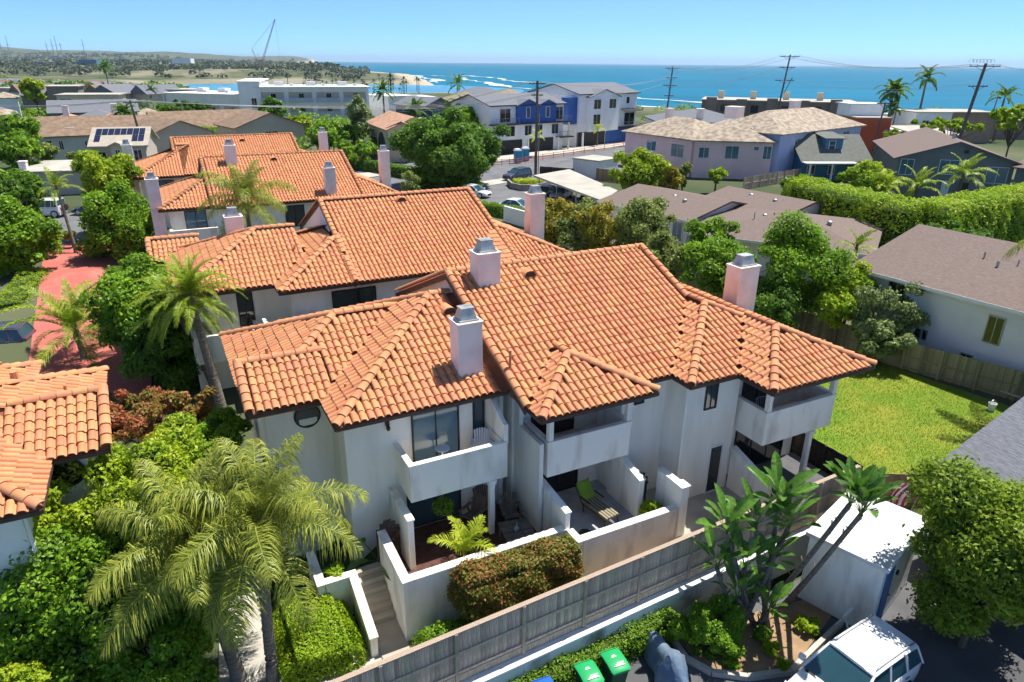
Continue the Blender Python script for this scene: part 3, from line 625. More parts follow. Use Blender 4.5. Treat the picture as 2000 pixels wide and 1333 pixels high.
# ------------------------------------------------------------------ fences
def fence(label, p0, p1, zb, zt, mt=WOOD, bw=.145, side=-1, post_every=2.4, cap=True, rails=(.12, .5), frame=None, group='wooden board fences'):
    """boards between two ground points; rails and posts on the side given"""
    p0 = Vector((p0[0], p0[1], 0)); p1 = Vector((p1[0], p1[1], 0)); d = p1-p0; L = d.length; rz = math.atan2(d.y, d.x)
    t = thing('board_fence', label, 'fence', (p0.x, p0.y, zb), rz, group); hh = zt-zb; n = int(L/bw)
    mes = []
    for k in range(5):
        m = MB(); dz = rng.uniform(-.015, .015); dy = rng.uniform(-.006, .006); m.box(-bw*.475, bw*.475, -.011+dy, .011+dy, .02, hh+dz); mes.append(m.mesh('board', mt))
    for i in range(n): link('board', mes[int(rng.integers(5))], t, loc=(bw*(i+.5), rng.uniform(-.004, .004), 0))
    for r_ in rails: m = MB(); m.bar((0, side*.04, hh*r_), (L, side*.04, hh*r_), .045, .1); m.build('rail', mt, t)
    k = int(L/post_every)+1; pm = MB(); pm.box(-.05, .05, side*.065-.045, side*.065+.045, -.25, hh+.02); pme = pm.mesh('post', mt)
    for i in range(k+1): link('post', pme, t, loc=(min(L*i/k, L), 0, 0))
    if cap: m = MB(); m.box(-.05, L+.05, -.09, .07, hh+.015, hh+.055); m.build('cap_rail', mt, t)
    return t
FA, FB = W(.9, 13.5), W(23.0, 14.45)
t = fence('long weathered grey board fence in front of the patios', FA, FB, -.40, 1.18, rails=(.06, .52))
m = MB(); Lf = (FB-FA).length; m.box(0, Lf, -.05, -.012, -.36, .0); m.build('kick_board', WOOD, t)
# white footing wall below it
# grass blades on the lawn
rs_ = np.random.default_rng(3); N_ = 42000; aa_ = rs_.uniform(23.5, 37.6, N_); bb_ = rs_.uniform(13.0, 25.5, N_)
xy_ = aa_[:, None]*ua[:2]+bb_[:, None]*va[:2]; P_ = np.column_stack([xy_, np.full(N_, -.665)]); an_ = rs_.uniform(0, 6.28, N_); hx = np.column_stack([np.cos(an_), np.sin(an_), np.zeros(N_)])*.012; tp = np.column_stack([rs_.normal(0, .03, N_), rs_.normal(0, .03, N_), rs_.uniform(.03, .09, N_)])
gv = np.stack([P_-hx, P_+hx, P_+hx*.4+tp, P_-hx*.4+tp], 1).reshape(-1, 3); tn_ = np.clip(.42+.28*np.sin(aa_*1.1)*np.sin(bb_*1.4+1)+.25*np.sin(aa_*.45+bb_*.6)+rs_.normal(0, .25, N_), 0, 1)
stuff(link('lawn_grass', npmesh('lawn_grass', gv, np.arange(4*N_).reshape(-1, 4), leafmat('grass_blade', (.13, .25, .015), (.38, .38, .045), .45), tint=np.repeat(tn_, 4))), 'short sunlit grass of the lawn', 'grass')
d = (FB-FA).normalized(); nrm = Vector((d.y, -d.x, 0)); L = (FB-FA).length
t = thing('retaining_wall', 'white stained retaining wall under the long board fence', 'wall', FA+Vector((0, 0, -2.1)), math.atan2(d.y, d.x))
m = MB(); m.box(3., L, -.34, .12, -.2, 1.36); m.build('wall', mat('stained_white', (.72, .72, .70), .9, .2, .9, col2=(.25, .22, .19), thr=(.55, .72)), t, bevel=.02)
m = MB(); m.box(3., L, -.38, -.06, 1.363, 1.43); m.build('wall_cap', WHITE, t)
fence('dark brown board fence beside the right end patio', W(23.35, 17.9), W(23.35, 14.5), -.7, 1.1, mat('dark_wood', (.035, .026, .022), .85, .2, 5, rnd=.2), cap=False)
fence('tan board fence behind the flag and the white shed', W(23.4, 14.5), W(27.5, 12.2), -.9, .75, WOODT, cap=False)
fence('mossy grey board fence at the foot of the white house', G(1330, 575, -.6), G(1760, 722, -.7), -.7, 1.0, mat('mossy_wood', (.33, .28, .20), .9, .2, 4, col2=(.2, .21, .10), rnd=.3, stretch=(5, 5, .7)), cap=False)
fence('mossy grey board fence along the sunny lawn', G(1762, 722, -.7), G(2060, 806, -.7), -.7, 1.05, MATS['mossy_wood'], cap=False)
fence('grey board fence between the lavender house and the hedge', G(1450, 372, 0), G(1560, 352, 0), 0, 1.7, WOOD, cap=False, bw=.25)
fence('tan board fence beside the white flat box shed', G(1165, 352, 0), G(1215, 358, 0), 0, 1.7, WOODT, cap=False, bw=.22)
fence('dark board fence behind the carport roof edge', G(1055, 345, 0), G(1120, 350, 0), 0, 1.5, MATS['dark_wood'], cap=False, bw=.25)
# low rail along the lawn
t = thing('low_rail', 'thin low timber rail at the edge of the lawn', 'rail', W(36.3, 22.5, -.7), 0)
P0, P1 = G(1700, 690, -.7), G(2010, 795, -.7); t.location = P0; m = MB(); m.bar((0, 0, .35), P1-P0+Vector((0, 0, .35)), .06, .09); m.build('beam', WOOD, t)
for k in range(6):
    q = (P1-P0)*(k/5); m = MB(); m.box(q.x-.04, q.x+.04, q.y-.04, q.y+.04, -.05, .4); m.build('post', WOOD, t)
# ------------------------------------------------------------------ vegetation
LM = dict(
    green=leafmat('leaf_green', (0.092, 0.206, 0.015), (0.319, 0.525, 0.032)), dark=leafmat('leaf_dark', (0.059, 0.139, 0.018), (0.186, 0.346, 0.032)),
    lime=leafmat('leaf_lime', (0.167, 0.341, 0.012), (0.500, 0.589, 0.034), .4), yellow=leafmat('leaf_yellow', (0.156, 0.289, 0.012), (0.500, 0.589, 0.034), .35),
    olive=leafmat('leaf_olive', (0.145, 0.195, 0.043), (0.398, 0.471, 0.113), .3), red=leafmat('leaf_red', (0.139, 0.199, 0.022), (0.507, 0.133, 0.077), .3), red_old=leafmat('leaf_red_old', (0.186, 0.151, 0.023), (0.595, 0.236, 0.068), .3),
    orange=leafmat('leaf_orange', (0.159, 0.236, 0.015), (0.595, 0.415, 0.045), .3), palm=leafmat('leaf_palm', (0.133, 0.236, 0.018), (0.531, 0.620, 0.053), .3, .4),
    queen=leafmat('leaf_queen', (.06, .14, .02), (.52, .53, .085), .34, .45, .3), dry=leafmat('leaf_dry', (0.372, 0.276, 0.045), (0.595, 0.620, 0.135), .3), gold=leafmat('leaf_gold', (0.425, 0.552, 0.031), (0.595, 0.620, 0.075), .4),
    fresh=leafmat('leaf_fresh', (.07, .16, .015), (.42, .54, .05), .45),
    far=leafmat('leaf_far', (.07, .095, .06), (.155, .18, .11), .2),
    bop=leafmat('leaf_paddle', (.02, .095, .012), (.17, .33, .045), .22, .3, .5), white=leafmat('leaf_flowering', (0.083, 0.153, 0.030), (0.425, 0.496, 0.200), .3))
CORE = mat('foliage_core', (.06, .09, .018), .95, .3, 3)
BARK = mat('bark', (.17, .125, .09), .9, .2, 5, bump=.4, bscale=14, stretch=(1, 1, .25)); PBARK = mat('palm_bark', (.24, .205, .17), .9, .2, 3, bump=.5, bscale=5, stretch=(.5, .5, 6), col2=(.13, .11, .095))
def leaves(P, D, size, asp=.5, up=.3, flat=.5, rs=rng):
    """rhombic leaves at P looking along D"""
    N = len(P); nr = D*flat+rs.normal(0, .55, (N, 3)); nr[:, 2] += up; nr /= np.linalg.norm(nr, axis=1)[:, None]
    t = rs.normal(0, 1, (N, 3)); t -= (t*nr).sum(1)[:, None]*nr; t /= np.linalg.norm(t, axis=1)[:, None]; b = np.cross(nr, t)
    s = size*rs.uniform(.65, 1.3, N)[:, None]
    V = np.stack([P-t*s*.5, P+b*s*asp*.5+nr*s*.08, P+t*s*.5-nr*s*.1, P-b*s*asp*.5+nr*s*.08], 1)
    return V.reshape(-1, 3), np.arange(4*N).reshape(N, 4)
def sphere_pts(N, rs): d = rs.normal(0, 1, (N, 3)); return d/np.linalg.norm(d, axis=1)[:, None]
ICO = None
def ico():
    global ICO
    if ICO is None:
        import bmesh
        b = bmesh.new(); bmesh.ops.create_icosphere(b, subdivisions=2, radius=1); ICO = (np.array([v.co[:] for v in b.verts]), np.array([[v.index for v in f.verts] for f in b.faces])); b.free()
    return ICO
def foliage(name, blobs, n, size, m, asp=.5, core=.72, up=.35, flat=.6, seed=1, low=-.75):
    rs = np.random.default_rng(seed); B = np.array(blobs, float); wgt = (B[:, 3]*B[:, 4]+B[:, 4]*B[:, 5]); k = rs.choice(len(B), n*2, p=wgt/wgt.sum())
    d = sphere_pts(n*2, rs); rad = .94+rs.normal(0, .17, n*2)+.16*np.sin(d[:, 0]*6+k)*np.sin(d[:, 1]*7+k*2); P = B[k, :3]+d*rad[:, None]*B[k, 3:6]
    keep = d[:, 2] > low
    ins = np.zeros(len(P), bool)
    for b in B[:60]: ins |= (((P-b[:3])/b[3:6])**2).sum(1) < .5
    keep &= ~ins; idx = np.nonzero(keep)[0][:n]; P = P[idx]; d = d[idx]; k = k[idx]
    V, F = leaves(P, d, size, asp, up, flat, rs)
    br = rs.uniform(0, 1, len(B)); tint = np.clip(.55*br[k]+.6*rs.uniform(0, 1, len(P))-.05, 0, 1); T = np.repeat(tint, 4); mi = np.zeros(len(F), int)
    # inner occluding masses as quads (degenerate triangles)
    iv, jf = ico(); VV = [V]; FF = [F]; o = len(V)
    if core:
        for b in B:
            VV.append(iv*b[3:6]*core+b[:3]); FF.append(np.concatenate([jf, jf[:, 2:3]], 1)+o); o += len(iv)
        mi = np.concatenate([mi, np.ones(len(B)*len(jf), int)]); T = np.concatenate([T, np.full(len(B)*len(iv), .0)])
    V = np.concatenate(VV); F = np.concatenate(FF)
    me = bpy.data.meshes.new(name); me.materials.append(m); me.materials.append(CORE)
    nq = len(V) and len(idx); tri = F[nq:, :3]
    lv = np.concatenate([F[:nq].ravel(), tri.ravel()]); ls = np.concatenate([np.arange(nq)*4, nq*4+np.arange(len(tri))*3])
    me.vertices.add(len(V)); me.vertices.foreach_set('co', V.astype(np.float32).ravel()); me.loops.add(len(lv)); me.loops.foreach_set('vertex_index', lv.astype(np.int32))
    me.polygons.add(len(ls)); me.polygons.foreach_set('loop_start', ls.astype(np.int32)); me.polygons.foreach_set('material_index', mi.astype(np.int32))
    at = me.attributes.new('tint', 'FLOAT', 'POINT'); at.data.foreach_set('value', T.astype(np.float32)); me.update(calc_edges=True)
    return me
def crown_blobs(rx, ry, rz, nb, br, seed, hollow=.55):
    rs = np.random.default_rng(seed); d = sphere_pts(nb, rs); d[:, 2] = np.where(rs.uniform(0, 1, nb) < .3, np.abs(d[:, 2]), d[:, 2]); rad = rs.uniform(hollow, 1, nb)**.7*(1+.2*np.sin(3*np.arctan2(d[:, 1], d[:, 0])+seed)+.14*np.sin(4*d[:, 2]+seed*2)+.1*rs.normal(0, 1, nb))
    c = d*rad[:, None]*np.array([rx-br*.8, ry-br*.8, rz-br*.7]); r = br*rs.uniform(.5, 1.4, nb)
    return np.column_stack([c, r, r, r*rs.uniform(.7, .95, nb)])
SEED = [100]
def tree(name, label, cat, cpx, cpy, rx, ry, dist, m='green', n=5000, leaf=.16, nb=26, brf=.34, asp=.6, core=.55, group=None, trunk=.16, center=None, R3=None, low=-.75, stems=1):
    """broadleaf tree or bush: crown centred at photo pixel cpx, cpy, radii in photo pixels, at forward distance dist"""
    SEED[0] += 1; sd = SEED[0]
    c = Vector(center) if center is not None else GD(cpx, cpy, dist); wd = float((np.array(c)-CAM)@cF)
    a, b = R3 if R3 else (rx*wd/FPX, ry*wd/FPX*1.05)
    g = float(hgt(c.x, c.y)); t = thing(name, label, cat, (c.x, c.y, g), 0, group)
    cz = max(c.z-g, b*.75)
    bl = crown_blobs(a, a, b, int(nb*1.9), min(a, b)*brf*.72, sd); bl[:, 2] += cz
    me = foliage('crown', bl, int(n*1.7), leaf*.98, LM[m], asp*1.15, core, seed=sd, low=low); link('crown', me, t)
    tm = MB(); rs = random.Random(sd)
    for s_ in range(stems):
        ox = rs.uniform(-.3, .3)*a*(stems > 1)*.5; oy = rs.uniform(-.3, .3)*a*(stems > 1)*.5
        tm.tube([(ox*.3, oy*.3, -.2), (ox*.6, oy*.6, cz*.4), (ox, oy, cz*.9)], [trunk, trunk*.8, trunk*.45], 7)
    for q in bl[:: max(1, nb//9)]:
        tm.tube([(0, 0, cz*.5), (q[0]*.5, q[1]*.5, cz*.5+(q[2]-cz*.5)*.6), tuple(q[:3])], [trunk*.5, trunk*.35, trunk*.15], 5)
    tm.build('trunk', BARK, t, smooth=True); return t
def hedge(name, label, cat, path, wd, z0, z1, m='green', n=5000, leaf=.1, bim=False, group=None, asp=.55, wob=.08, zfun=None, rounded=.2):
    """clipped hedge along ground points (u, v world xy) with rounded top"""
    SEED[0] += 1; rs = np.random.default_rng(SEED[0]); pts = [np.array([p[0], p[1]], float) for p in path]
    o0 = pts[0]; t = thing(name, label, cat, (o0[0], o0[1], z0), 0, group)
    seg = [np.linalg.norm(b-a) for a, b in zip(pts[:-1], pts[1:])]; tot = sum(seg); hh = z1-z0; Ps = []; Ds = []; core = MB()
    for (a, b, L) in zip(pts[:-1], pts[1:], seg):
        d = (b-a)/L; nrm = np.array([-d[1], d[0]]); k = int(n*L/tot); ar = np.array([wd, hh, hh, wd*hh/L, wd*hh/L]); f = rs.choice(5, k, p=ar/ar.sum())
        s = rs.uniform(0, L, k); q = rs.uniform(-.5, .5, k)*wd; zz = rs.uniform(0, 1, k)*hh
        s = np.where(f == 3, 0, np.where(f == 4, L, s)); q = np.where(f == 1, -wd/2, np.where(f == 2, wd/2, q)); zz = np.where(f == 0, hh, zz)
        nx = np.where(f == 1, -1, np.where(f == 2, 1, 0)); ns = np.where(f == 3, -1, np.where(f == 4, 1, 0)); nz_ = np.where(f == 0, 1, 0)
        wb = wob*(np.sin(s*2.1+q*3)+np.sin(s*4.7+zz*5)+np.sin(s*.9+1))*.6+rs.normal(0, wob*.6, k)
        # round the shoulders
        e = np.clip((np.abs(q)/(wd/2)-.6)/.4, 0, 1)*np.clip((zz/hh-.6)/.4, 0, 1); q = q*(1-rounded*e); zz = zz*(1-rounded*.5*e)
        P = np.zeros((k, 3)); xy = a[None]+d[None]*(s+ns*wb)[:, None]+nrm[None]*(q+nx*wb)[:, None]; P[:, :2] = xy-o0; P[:, 2] = zz+nz_*wb
        D = np.zeros((k, 3)); D[:, :2] = d[None]*ns[:, None]+nrm[None]*nx[:, None]; D[:, 2] = nz_+.2; Ps.append(P); Ds.append(D)
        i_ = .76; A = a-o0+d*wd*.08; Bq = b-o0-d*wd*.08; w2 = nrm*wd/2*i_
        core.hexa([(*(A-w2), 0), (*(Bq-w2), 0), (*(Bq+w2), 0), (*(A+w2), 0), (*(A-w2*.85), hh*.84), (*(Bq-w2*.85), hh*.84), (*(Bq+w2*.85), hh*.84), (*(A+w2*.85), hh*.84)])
    P = np.concatenate(Ps); D = np.concatenate(Ds); V, F = leaves(P, D, leaf, asp, .25, .8, rs)
    cl = np.sin(P[:, 0]*1.7+P[:, 1]*2.3)*.5+np.sin(P[:, 0]*.6-P[:, 2]*3)*.5
    tint = np.clip(.45+.18*cl+rs.normal(0, .25, len(P)), 0, 1)
    if bim: tint = np.where(rs.uniform(0, 1, len(P)) < .25+.16*cl, rs.uniform(.5, 1, len(P)), rs.uniform(0, .2, len(P)))
    link('leaves', npmesh('leaves', V, F, LM[m], tint=np.repeat(tint, 4)), t); core.build('hedge_core', CORE, t); return t  # solid dark core added inside the leaves to block see-through gaps
# ------------------------------------------------------------------ palms
def frond_mesh(L, e0, droop, nl=46, ll=.7, lw=.035, vee=.5, hang=.6, m='palm', seed=1, twist=0., dry=0., r0=.035):
    """feather frond in the x-z plane starting along +x at elevation e0"""
    rs = np.random.default_rng(seed); n = 14; pts = []; p = np.zeros(3)
    side = rs.normal(0, .12)
    for i in range(n+1):
        t = i/n; a = e0-droop*t**1.25; pts.append(p.copy()); p = p+np.array([math.cos(a), side*t, math.sin(a)])*L/n
    pts = np.array(pts); V = []; F = []; T = []
    def add(vs, fs, tt):
        o = len(V); V.extend(vs); F.extend([tuple(i+o for i in f) for f in fs]); T.extend([tt]*len(vs) if np.isscalar(tt) else tt)
    for i in range(n):                       # rachis as a flat 3-sided strip
        w0 = r0*(1-.85*i/n); w1 = r0*(1-.85*(i+1)/n); a, b = pts[i], pts[i+1]
        add([a+(0, -w0, 0), a+(0, 0, w0*.7), a+(0, w0, 0), b+(0, -w1, 0), b+(0, 0, w1*.7), b+(0, w1, 0)], [(0, 1, 4, 3), (1, 2, 5, 4), (2, 0, 3, 5)], .8)
    for k in range(nl):
        t = .14+.86*(k+.5)/nl; f = t*n; i = min(int(f), n-1); q = pts[i]+(pts[i+1]-pts[i])*(f-i); fw = pts[i+1]-pts[i]; fw /= np.linalg.norm(fw)
        up = np.cross(fw, [0, 1, 0]); up = up if up[2] > 0 else -up
        prof = math.sin(math.pi*min(1, (t*.86+.13)))**.55*(1-.35*t)
        for sgn in (-1, 1):
            l_ = ll*prof*rs.uniform(.85, 1.12)+.08; sweep = (.35+.75*t if vee > .31 else .1+.55*t)+rs.normal(0, .09 if vee > .31 else .22)
            d = np.array([0, sgn, 0])*math.cos(sweep)+fw*math.sin(sweep)+up*(vee*rs.uniform(.5, 1.3) if vee > .31 else rs.uniform(-.5, .75)); d /= np.linalg.norm(d)
            hg = hang*rs.uniform(.7, 1.35); mid = q+d*l_*.5+np.array([0, 0, -hg*.12*l_]); tip = q+d*l_*.82+np.array([0, 0, -hg*.62*l_])
            wv = np.cross(d, [0, 0, 1.]); wv = fw*.8+wv*.2; wv = wv/np.linalg.norm(wv)*lw/2
            tt = float(np.clip(rs.normal(.36, .26)+dry*t, 0, 1))
            add([q-wv*.6, q+wv*.6, mid+wv, mid-wv, tip+wv*.15, tip-wv*.15], [(0, 1, 2, 3), (3, 2, 4, 5)], [tt*.7, tt*.7, tt, tt, min(1, tt+.3), min(1, tt+.3)])
    me = npmesh('frond', np.array(V), np.array(F), LM[m], tint=T); return me
FRC = {}
def fronds(key, L, nl, ll, lw, vee, hang, m, dry=0.):
    k = (key, L)
    if k not in FRC:
        FRC[k] = [frond_mesh(L*s_, R(e), R(dr), nl, ll, lw, vee, hang, m, 11+i+len(FRC)*7, dry=dry) for i, (e, dr, s_) in enumerate(((80, 62, .9), (66, 88, 1.), (48, 96, 1.05), (28, 92, 1.05), (8, 78, 1.), (-18, 58, .92)))]
    return FRC[k]
def palm(label, base, top, nf=18, L=3., key='q', nl=46, ll=.75, lw=.035, vee=.5, hang=.7, m='palm', r=.16, skirt=0, group=None, cat='palm tree', name='palm_tree', wind=None, dry=0., up=0, boots=True):
    SEED[0] += 1; rs = random.Random(SEED[0]); base = Vector(base); top = Vector(top); t = thing(name, label, cat, base, 0, group)
    q = top-base; tm = MB(); n = 9; pts = []; rr_ = []
    for i in range(n+1):
        s_ = i/n; pts.append((q.x*s_**1.3, q.y*s_**1.3, q.z*s_)); rr_.append(r*(1.25-.45*s_ + (.25 if i == 0 else 0)))
    if q.length > .3:
        tm.tube(pts, rr_, 10)
        for i in range(1, int(q.z/.22)):                 # leaf scar rings
            s_ = i*.22/q.z; c = Vector((q.x*s_**1.3, q.y*s_**1.3, q.z*s_)); rad = r*(1.25-.45*s_)
            tm.lathe([(rad*.98, 0), (rad*1.05, .02), (rad*.98, .04)], 10, c)
        tm.build('trunk', PBARK, t, smooth=True)
    if boots:
        cm = MB(); cm.lathe([(r*.85, -.5), (r*1.35, -.15), (r*1.0, .35), (r*.4, .9)], 9, q); cm.build('crown_shaft', mat('palm_boots', (.20, .19, .09), .85, .2, 6, col2=(.13, .09, .05)), t, smooth=True)
    fm = fronds(key, L, nl, ll, lw, vee, hang, m, dry)
    for i in range(nf):
        az_ = i*2.39996+rs.uniform(-.25, .25); lv = (i/nf); j = min(5, max(0, int(lv*5.2+rs.uniform(-.4, .6))-up)) if skirt == 0 else min(5, int(lv*6))
        if wind is not None: az_ = wind+math.remainder(az_-wind, 2*math.pi)*.8
        M = Matrix.Translation(q+Vector((0, 0, .25*(1-lv)))) @ Matrix.Rotation(az_, 4, 'Z') @ Matrix.Rotation(rs.uniform(-.25, .25), 4, 'X') @ Matrix.Scale(rs.uniform(.88, 1.1), 4)
        link('frond', fm[j], t, mat=M)
    return t
def upz(px, py, base):                       # height above base xy for a photo pixel
    d = ray(px, py); b = np.array(base[:2]); k = (b@d[:2])/(d[:2]@d[:2]); return float(H+d[2]*k)
def palm_px(label, cx, cy, dist, **kw):      # crown centre at a photo pixel
    c = GD(cx, cy, dist); g = float(hgt(c.x, c.y)); off = kw.pop('lean', (0, 0)); return palm(label, (c.x+off[0], c.y+off[1], kw.pop('g', g)), c, **kw)
# ------------------------------------------------------------------ paddle leaved giant bird of paradise
def paddle_mesh(L, wd, seed, stalk=1.0, bend=.7):
    rs = np.random.default_rng(seed); n = 16; V = []; F = []; T = []; p = np.zeros(3); a = R(84)
    st = []
    for i in range(7): st.append(p.copy()); p = p+np.array([math.cos(a), 0, math.sin(a)])*stalk/6; a -= .03
    for i in range(6):
        o = len(V); w0, w1 = .035-.003*i, .035-.003*(i+1); x, y = st[i], st[i+1]
        V += [x+(0, -w0, 0), x+(w0, 0, 0), x+(0, w0, 0), y+(0, -w1, 0), y+(w1, 0, 0), y+(0, w1, 0)]; F += [(o, o+1, o+4, o+3), (o+1, o+2, o+5, o+4), (o+2, o, o+3, o+5)]; T += [.85]*6
    q = st[-1]; mid = []
    for i in range(n+1): mid.append(q.copy()); q = q+np.array([math.cos(a), 0, math.sin(a)])*L/n; a -= bend/n
    tear = [rs.uniform() < .35 for _ in range(n*2)]
    for s_, sgn in enumerate((-1, 1)):
        for i in range(n):
            t0, t1 = i/n, (i+1)/n
            def wv(t): return wd/2*max(.05, math.sin(math.pi*min(1, t*.93+.07))**.6)
            k0, k1 = wv(t0), wv(t1); fw = mid[i+1]-mid[i]; up = np.array([-fw[2], 0, fw[0]])/np.linalg.norm(fw)
            dr = rs.uniform(-.12, .12) if tear[i+s_*n] else 0.
            e0 = mid[i]+np.array([0, sgn*k0*.92, 0])+up*k0*(.42+dr)-fw*.3*(tear[i+s_*n]); e1 = mid[i+1]+np.array([0, sgn*k1*.92, 0])+up*k1*(.42+dr)
            o = len(V); tt = float(np.clip(rs.normal(.45, .12), 0, 1)); V += [mid[i], mid[i+1], e1, e0]; T += [tt+.25, tt+.25, tt, tt]; F += [(o, o+1, o+2, o+3)]
    return npmesh('paddle_leaf', np.array(V), np.array(F), LM['bop'], tint=T)
PADS = [paddle_mesh(L, wd, i, s_, b) for i, (L, wd, s_, b) in enumerate(((1.3, .50, .9, .3), (1.2, .46, .75, .6), (1.4, .52, 1.0, .2), (1.05, .44, .6, .9)))]
def paradise(label, base, stems, group='giant bird of paradise plants', sp=42):
    """stems: (foot offset, head offset, leaf count, leaf scale)"""
    SEED[0] += 1; rs = random.Random(SEED[0]); t = thing('bird_of_paradise', label, 'plant', base, 0, group)
    for (a, b, n, sc) in stems:
        m = MB(); a = Vector(a); b = Vector(b); mid = (a+b)/2+Vector((0, 0, -.05)); m.tube([a, mid, b], [.10, .085, .075], 8)
        for k in range(14):
            s_ = k/14; c = a+(b-a)*s_; an = k*2.4; m.bar(c+Vector((math.cos(an)*.07, math.sin(an)*.07, 0)), c+Vector((math.cos(an)*.17, math.sin(an)*.17, .16)), .05, .012)
        m.build('stem', PBARK, t)
        for k in range(n):
            az_ = k*2.39996+rs.uniform(-.3, .3); tilt = R(3+sp*(k/n)**1.2+rs.uniform(-5, 5))
            M = Matrix.Translation(b+Vector((0, 0, .0))) @ Matrix.Rotation(az_, 4, 'Z') @ Matrix.Rotation(tilt, 4, 'Y') @ Matrix.Rotation(rs.uniform(-.5, .5), 4, 'Z') @ Matrix.Scale(sc*rs.uniform(.8, 1.12), 4)
            link('leaf', PADS[k % 4], t, mat=M)
    return t
# ================================================================== plants of the near gardens
gq = lambda u, v, z: W(u, v, z)
QP = dict(key='q', nl=125, ll=.92, lw=.03, vee=.3, hang=.95, m='queen', dry=.3)
bA = gq(-.30, 17.2, -1.35); bB = gq(.62, 16.75, -1.35)
palm('queen palm with drooping fronds, the left one of the foreground pair', bA, Vector((bA.x-.75, bA.y+.2, upz(438, 1085, bA))), nf=21, L=3.15, r=.17, skirt=1, group='foreground queen palms', **QP)
palm('queen palm with drooping fronds, right of the foreground pair', bB, Vector((bB.x+.15, bB.y+.35, upz(545, 1040, bB))), nf=21, L=3.15, r=.15, skirt=1, group='foreground queen palms', **QP)
palm_px('feathery palm with arching fronds beside the red driveway', 150, 655, 36, nf=20, L=4.1, key='k', nl=76, ll=.9, lw=.055, vee=.45, hang=.45, m='palm', r=.16, lean=(.1, 0))
DP = dict(key='d', nl=74, ll=.5, lw=.036, vee=.5, hang=.35, m='palm', skirt=1)
c = GD(372, 590, 31.5); palm('slender date palm leaning by the left corner of the near block', (c.x+.95, c.y-.6, -1.0), c, nf=44, L=2.7, r=.21, **DP)
c = GD(345, 610, 32.8); palm('shorter date palm behind the slender one at the corner', (c.x+1.5, c.y-.3, -1.0), c, nf=30, L=2.4, r=.15, **DP)
palm_px('queen palm with a full crown before the third condo roof', 480, 395, 47, nf=22, L=3.6, r=.17, skirt=1, **QP)
palm_px('small palm with thin leaning trunk near the parked jeep', 112, 372, 60, nf=11, L=2.2, key='s', nl=34, ll=.6, lw=.05, vee=.4, hang=.6, m='palm', r=.12, lean=(1.0, -1.0))
palm_px('queen palm at the right edge, fronds reaching over the white house', 2165, 470, 31, lean=(.6, 0), nf=18, L=4.3, r=.17, skirt=1, **QP)
# broadleaf trees and shrubs near the camera
tree('broadleaf_tree', 'dense dark green tree at the bottom left corner', 'tree', 120, 1170, 175, 165, 15.6, 'green', 22000, .15, 40, .32, .5, low=-.9)
tree('broadleaf_tree', 'yellow green tree behind the foreground palms', 'tree', 270, 970, 175, 120, 18.2, 'yellow', 18000, .14, 36, .32, .5)
tree('shrub', 'dark shrub under the foreground palm trunks', 'shrub', 300, 1280, 150, 95, 14.6, 'green', 14000, .14, 30, .34)
tree('shrub', 'small yellow shrub in the bottom left corner below the arch', 'shrub', 40, 1330, 45, 40, 13.2, 'yellow', 2600, .14, 10, .4)
tree('shrub', 'red tipped shrub beside the left end wall of the near block', 'shrub', 300, 818, 105, 48, 25.0, 'red', 11000, .14, 28, .36)
tree('shrub', 'dark green shrub against the left end wall of the near block', 'shrub', 430, 850, 60, 45, 23.5, 'green', 5000, .14, 18, .36)
hedge('hedge', 'green ground cover between the left block and the near block', 'hedge', [W(-1.6, 23.2), W(-1.3, 34)], 3.2, -1.4, -.9, 'green', 9000, .16, wob=.2)
tree('broadleaf_tree', 'tall glossy green tree left of the date palms', 'tree', 285, 610, 95, 105, 35.5, 'green', 13000, .2, 40, .3)
tree('broadleaf_tree', 'glossy green tree low behind the date palm trunks', 'tree', 330, 720, 75, 90, 33.2, 'dark', 8000, .19, 26, .34)
tree('broadleaf_tree', 'round bushy green tree shading the red driveway', 'tree', 236, 440, 72, 68, 58, 'green', 9000, .26, 34, .34)
tree('broadleaf_tree', 'round yellow green tree behind the driveway tree', 'tree', 206, 350, 54, 46, 66, 'yellow', 6000, .28, 26, .36)
tree('broadleaf_tree', 'leafy tree left of the red driveway entrance', 'tree', 32, 500, 75, 82, 53, 'green', 9000, .26, 34, .32)
tree('broadleaf_tree', 'yellowing tree right behind the leafy driveway tree', 'tree', 60, 460, 50, 42, 57, 'yellow', 4200, .26, 20, .36)
tree('shrub', 'dark green shrub by the street with the parked jeep', 'shrub', 45, 385, 45, 38, 68, 'dark', 3200, .3, 16, .4)
tree('shrub', 'bright green shrub below the pale flat roof on the left', 'shrub', 25, 355, 40, 26, 74, 'green', 2400, .3, 14, .4)
hedge('hedge', 'yellow green hedge bordering the driveway kerb on the left', 'hedge', [G(70, 545, -.4), G(20, 620, -.6)], 2.2, -.7, .5, 'lime', 4000, .13)
tree('shrub', 'spiky shrub on the small island of the red driveway', 'shrub', 138, 458, 13, 10, 61, 'olive', 500, .3, 6, .5)
tree('shrub', 'dark foliage between the two left condo blocks', 'shrub', 265, 545, 55, 40, 43, 'green', 4500, .2, 18, .38)
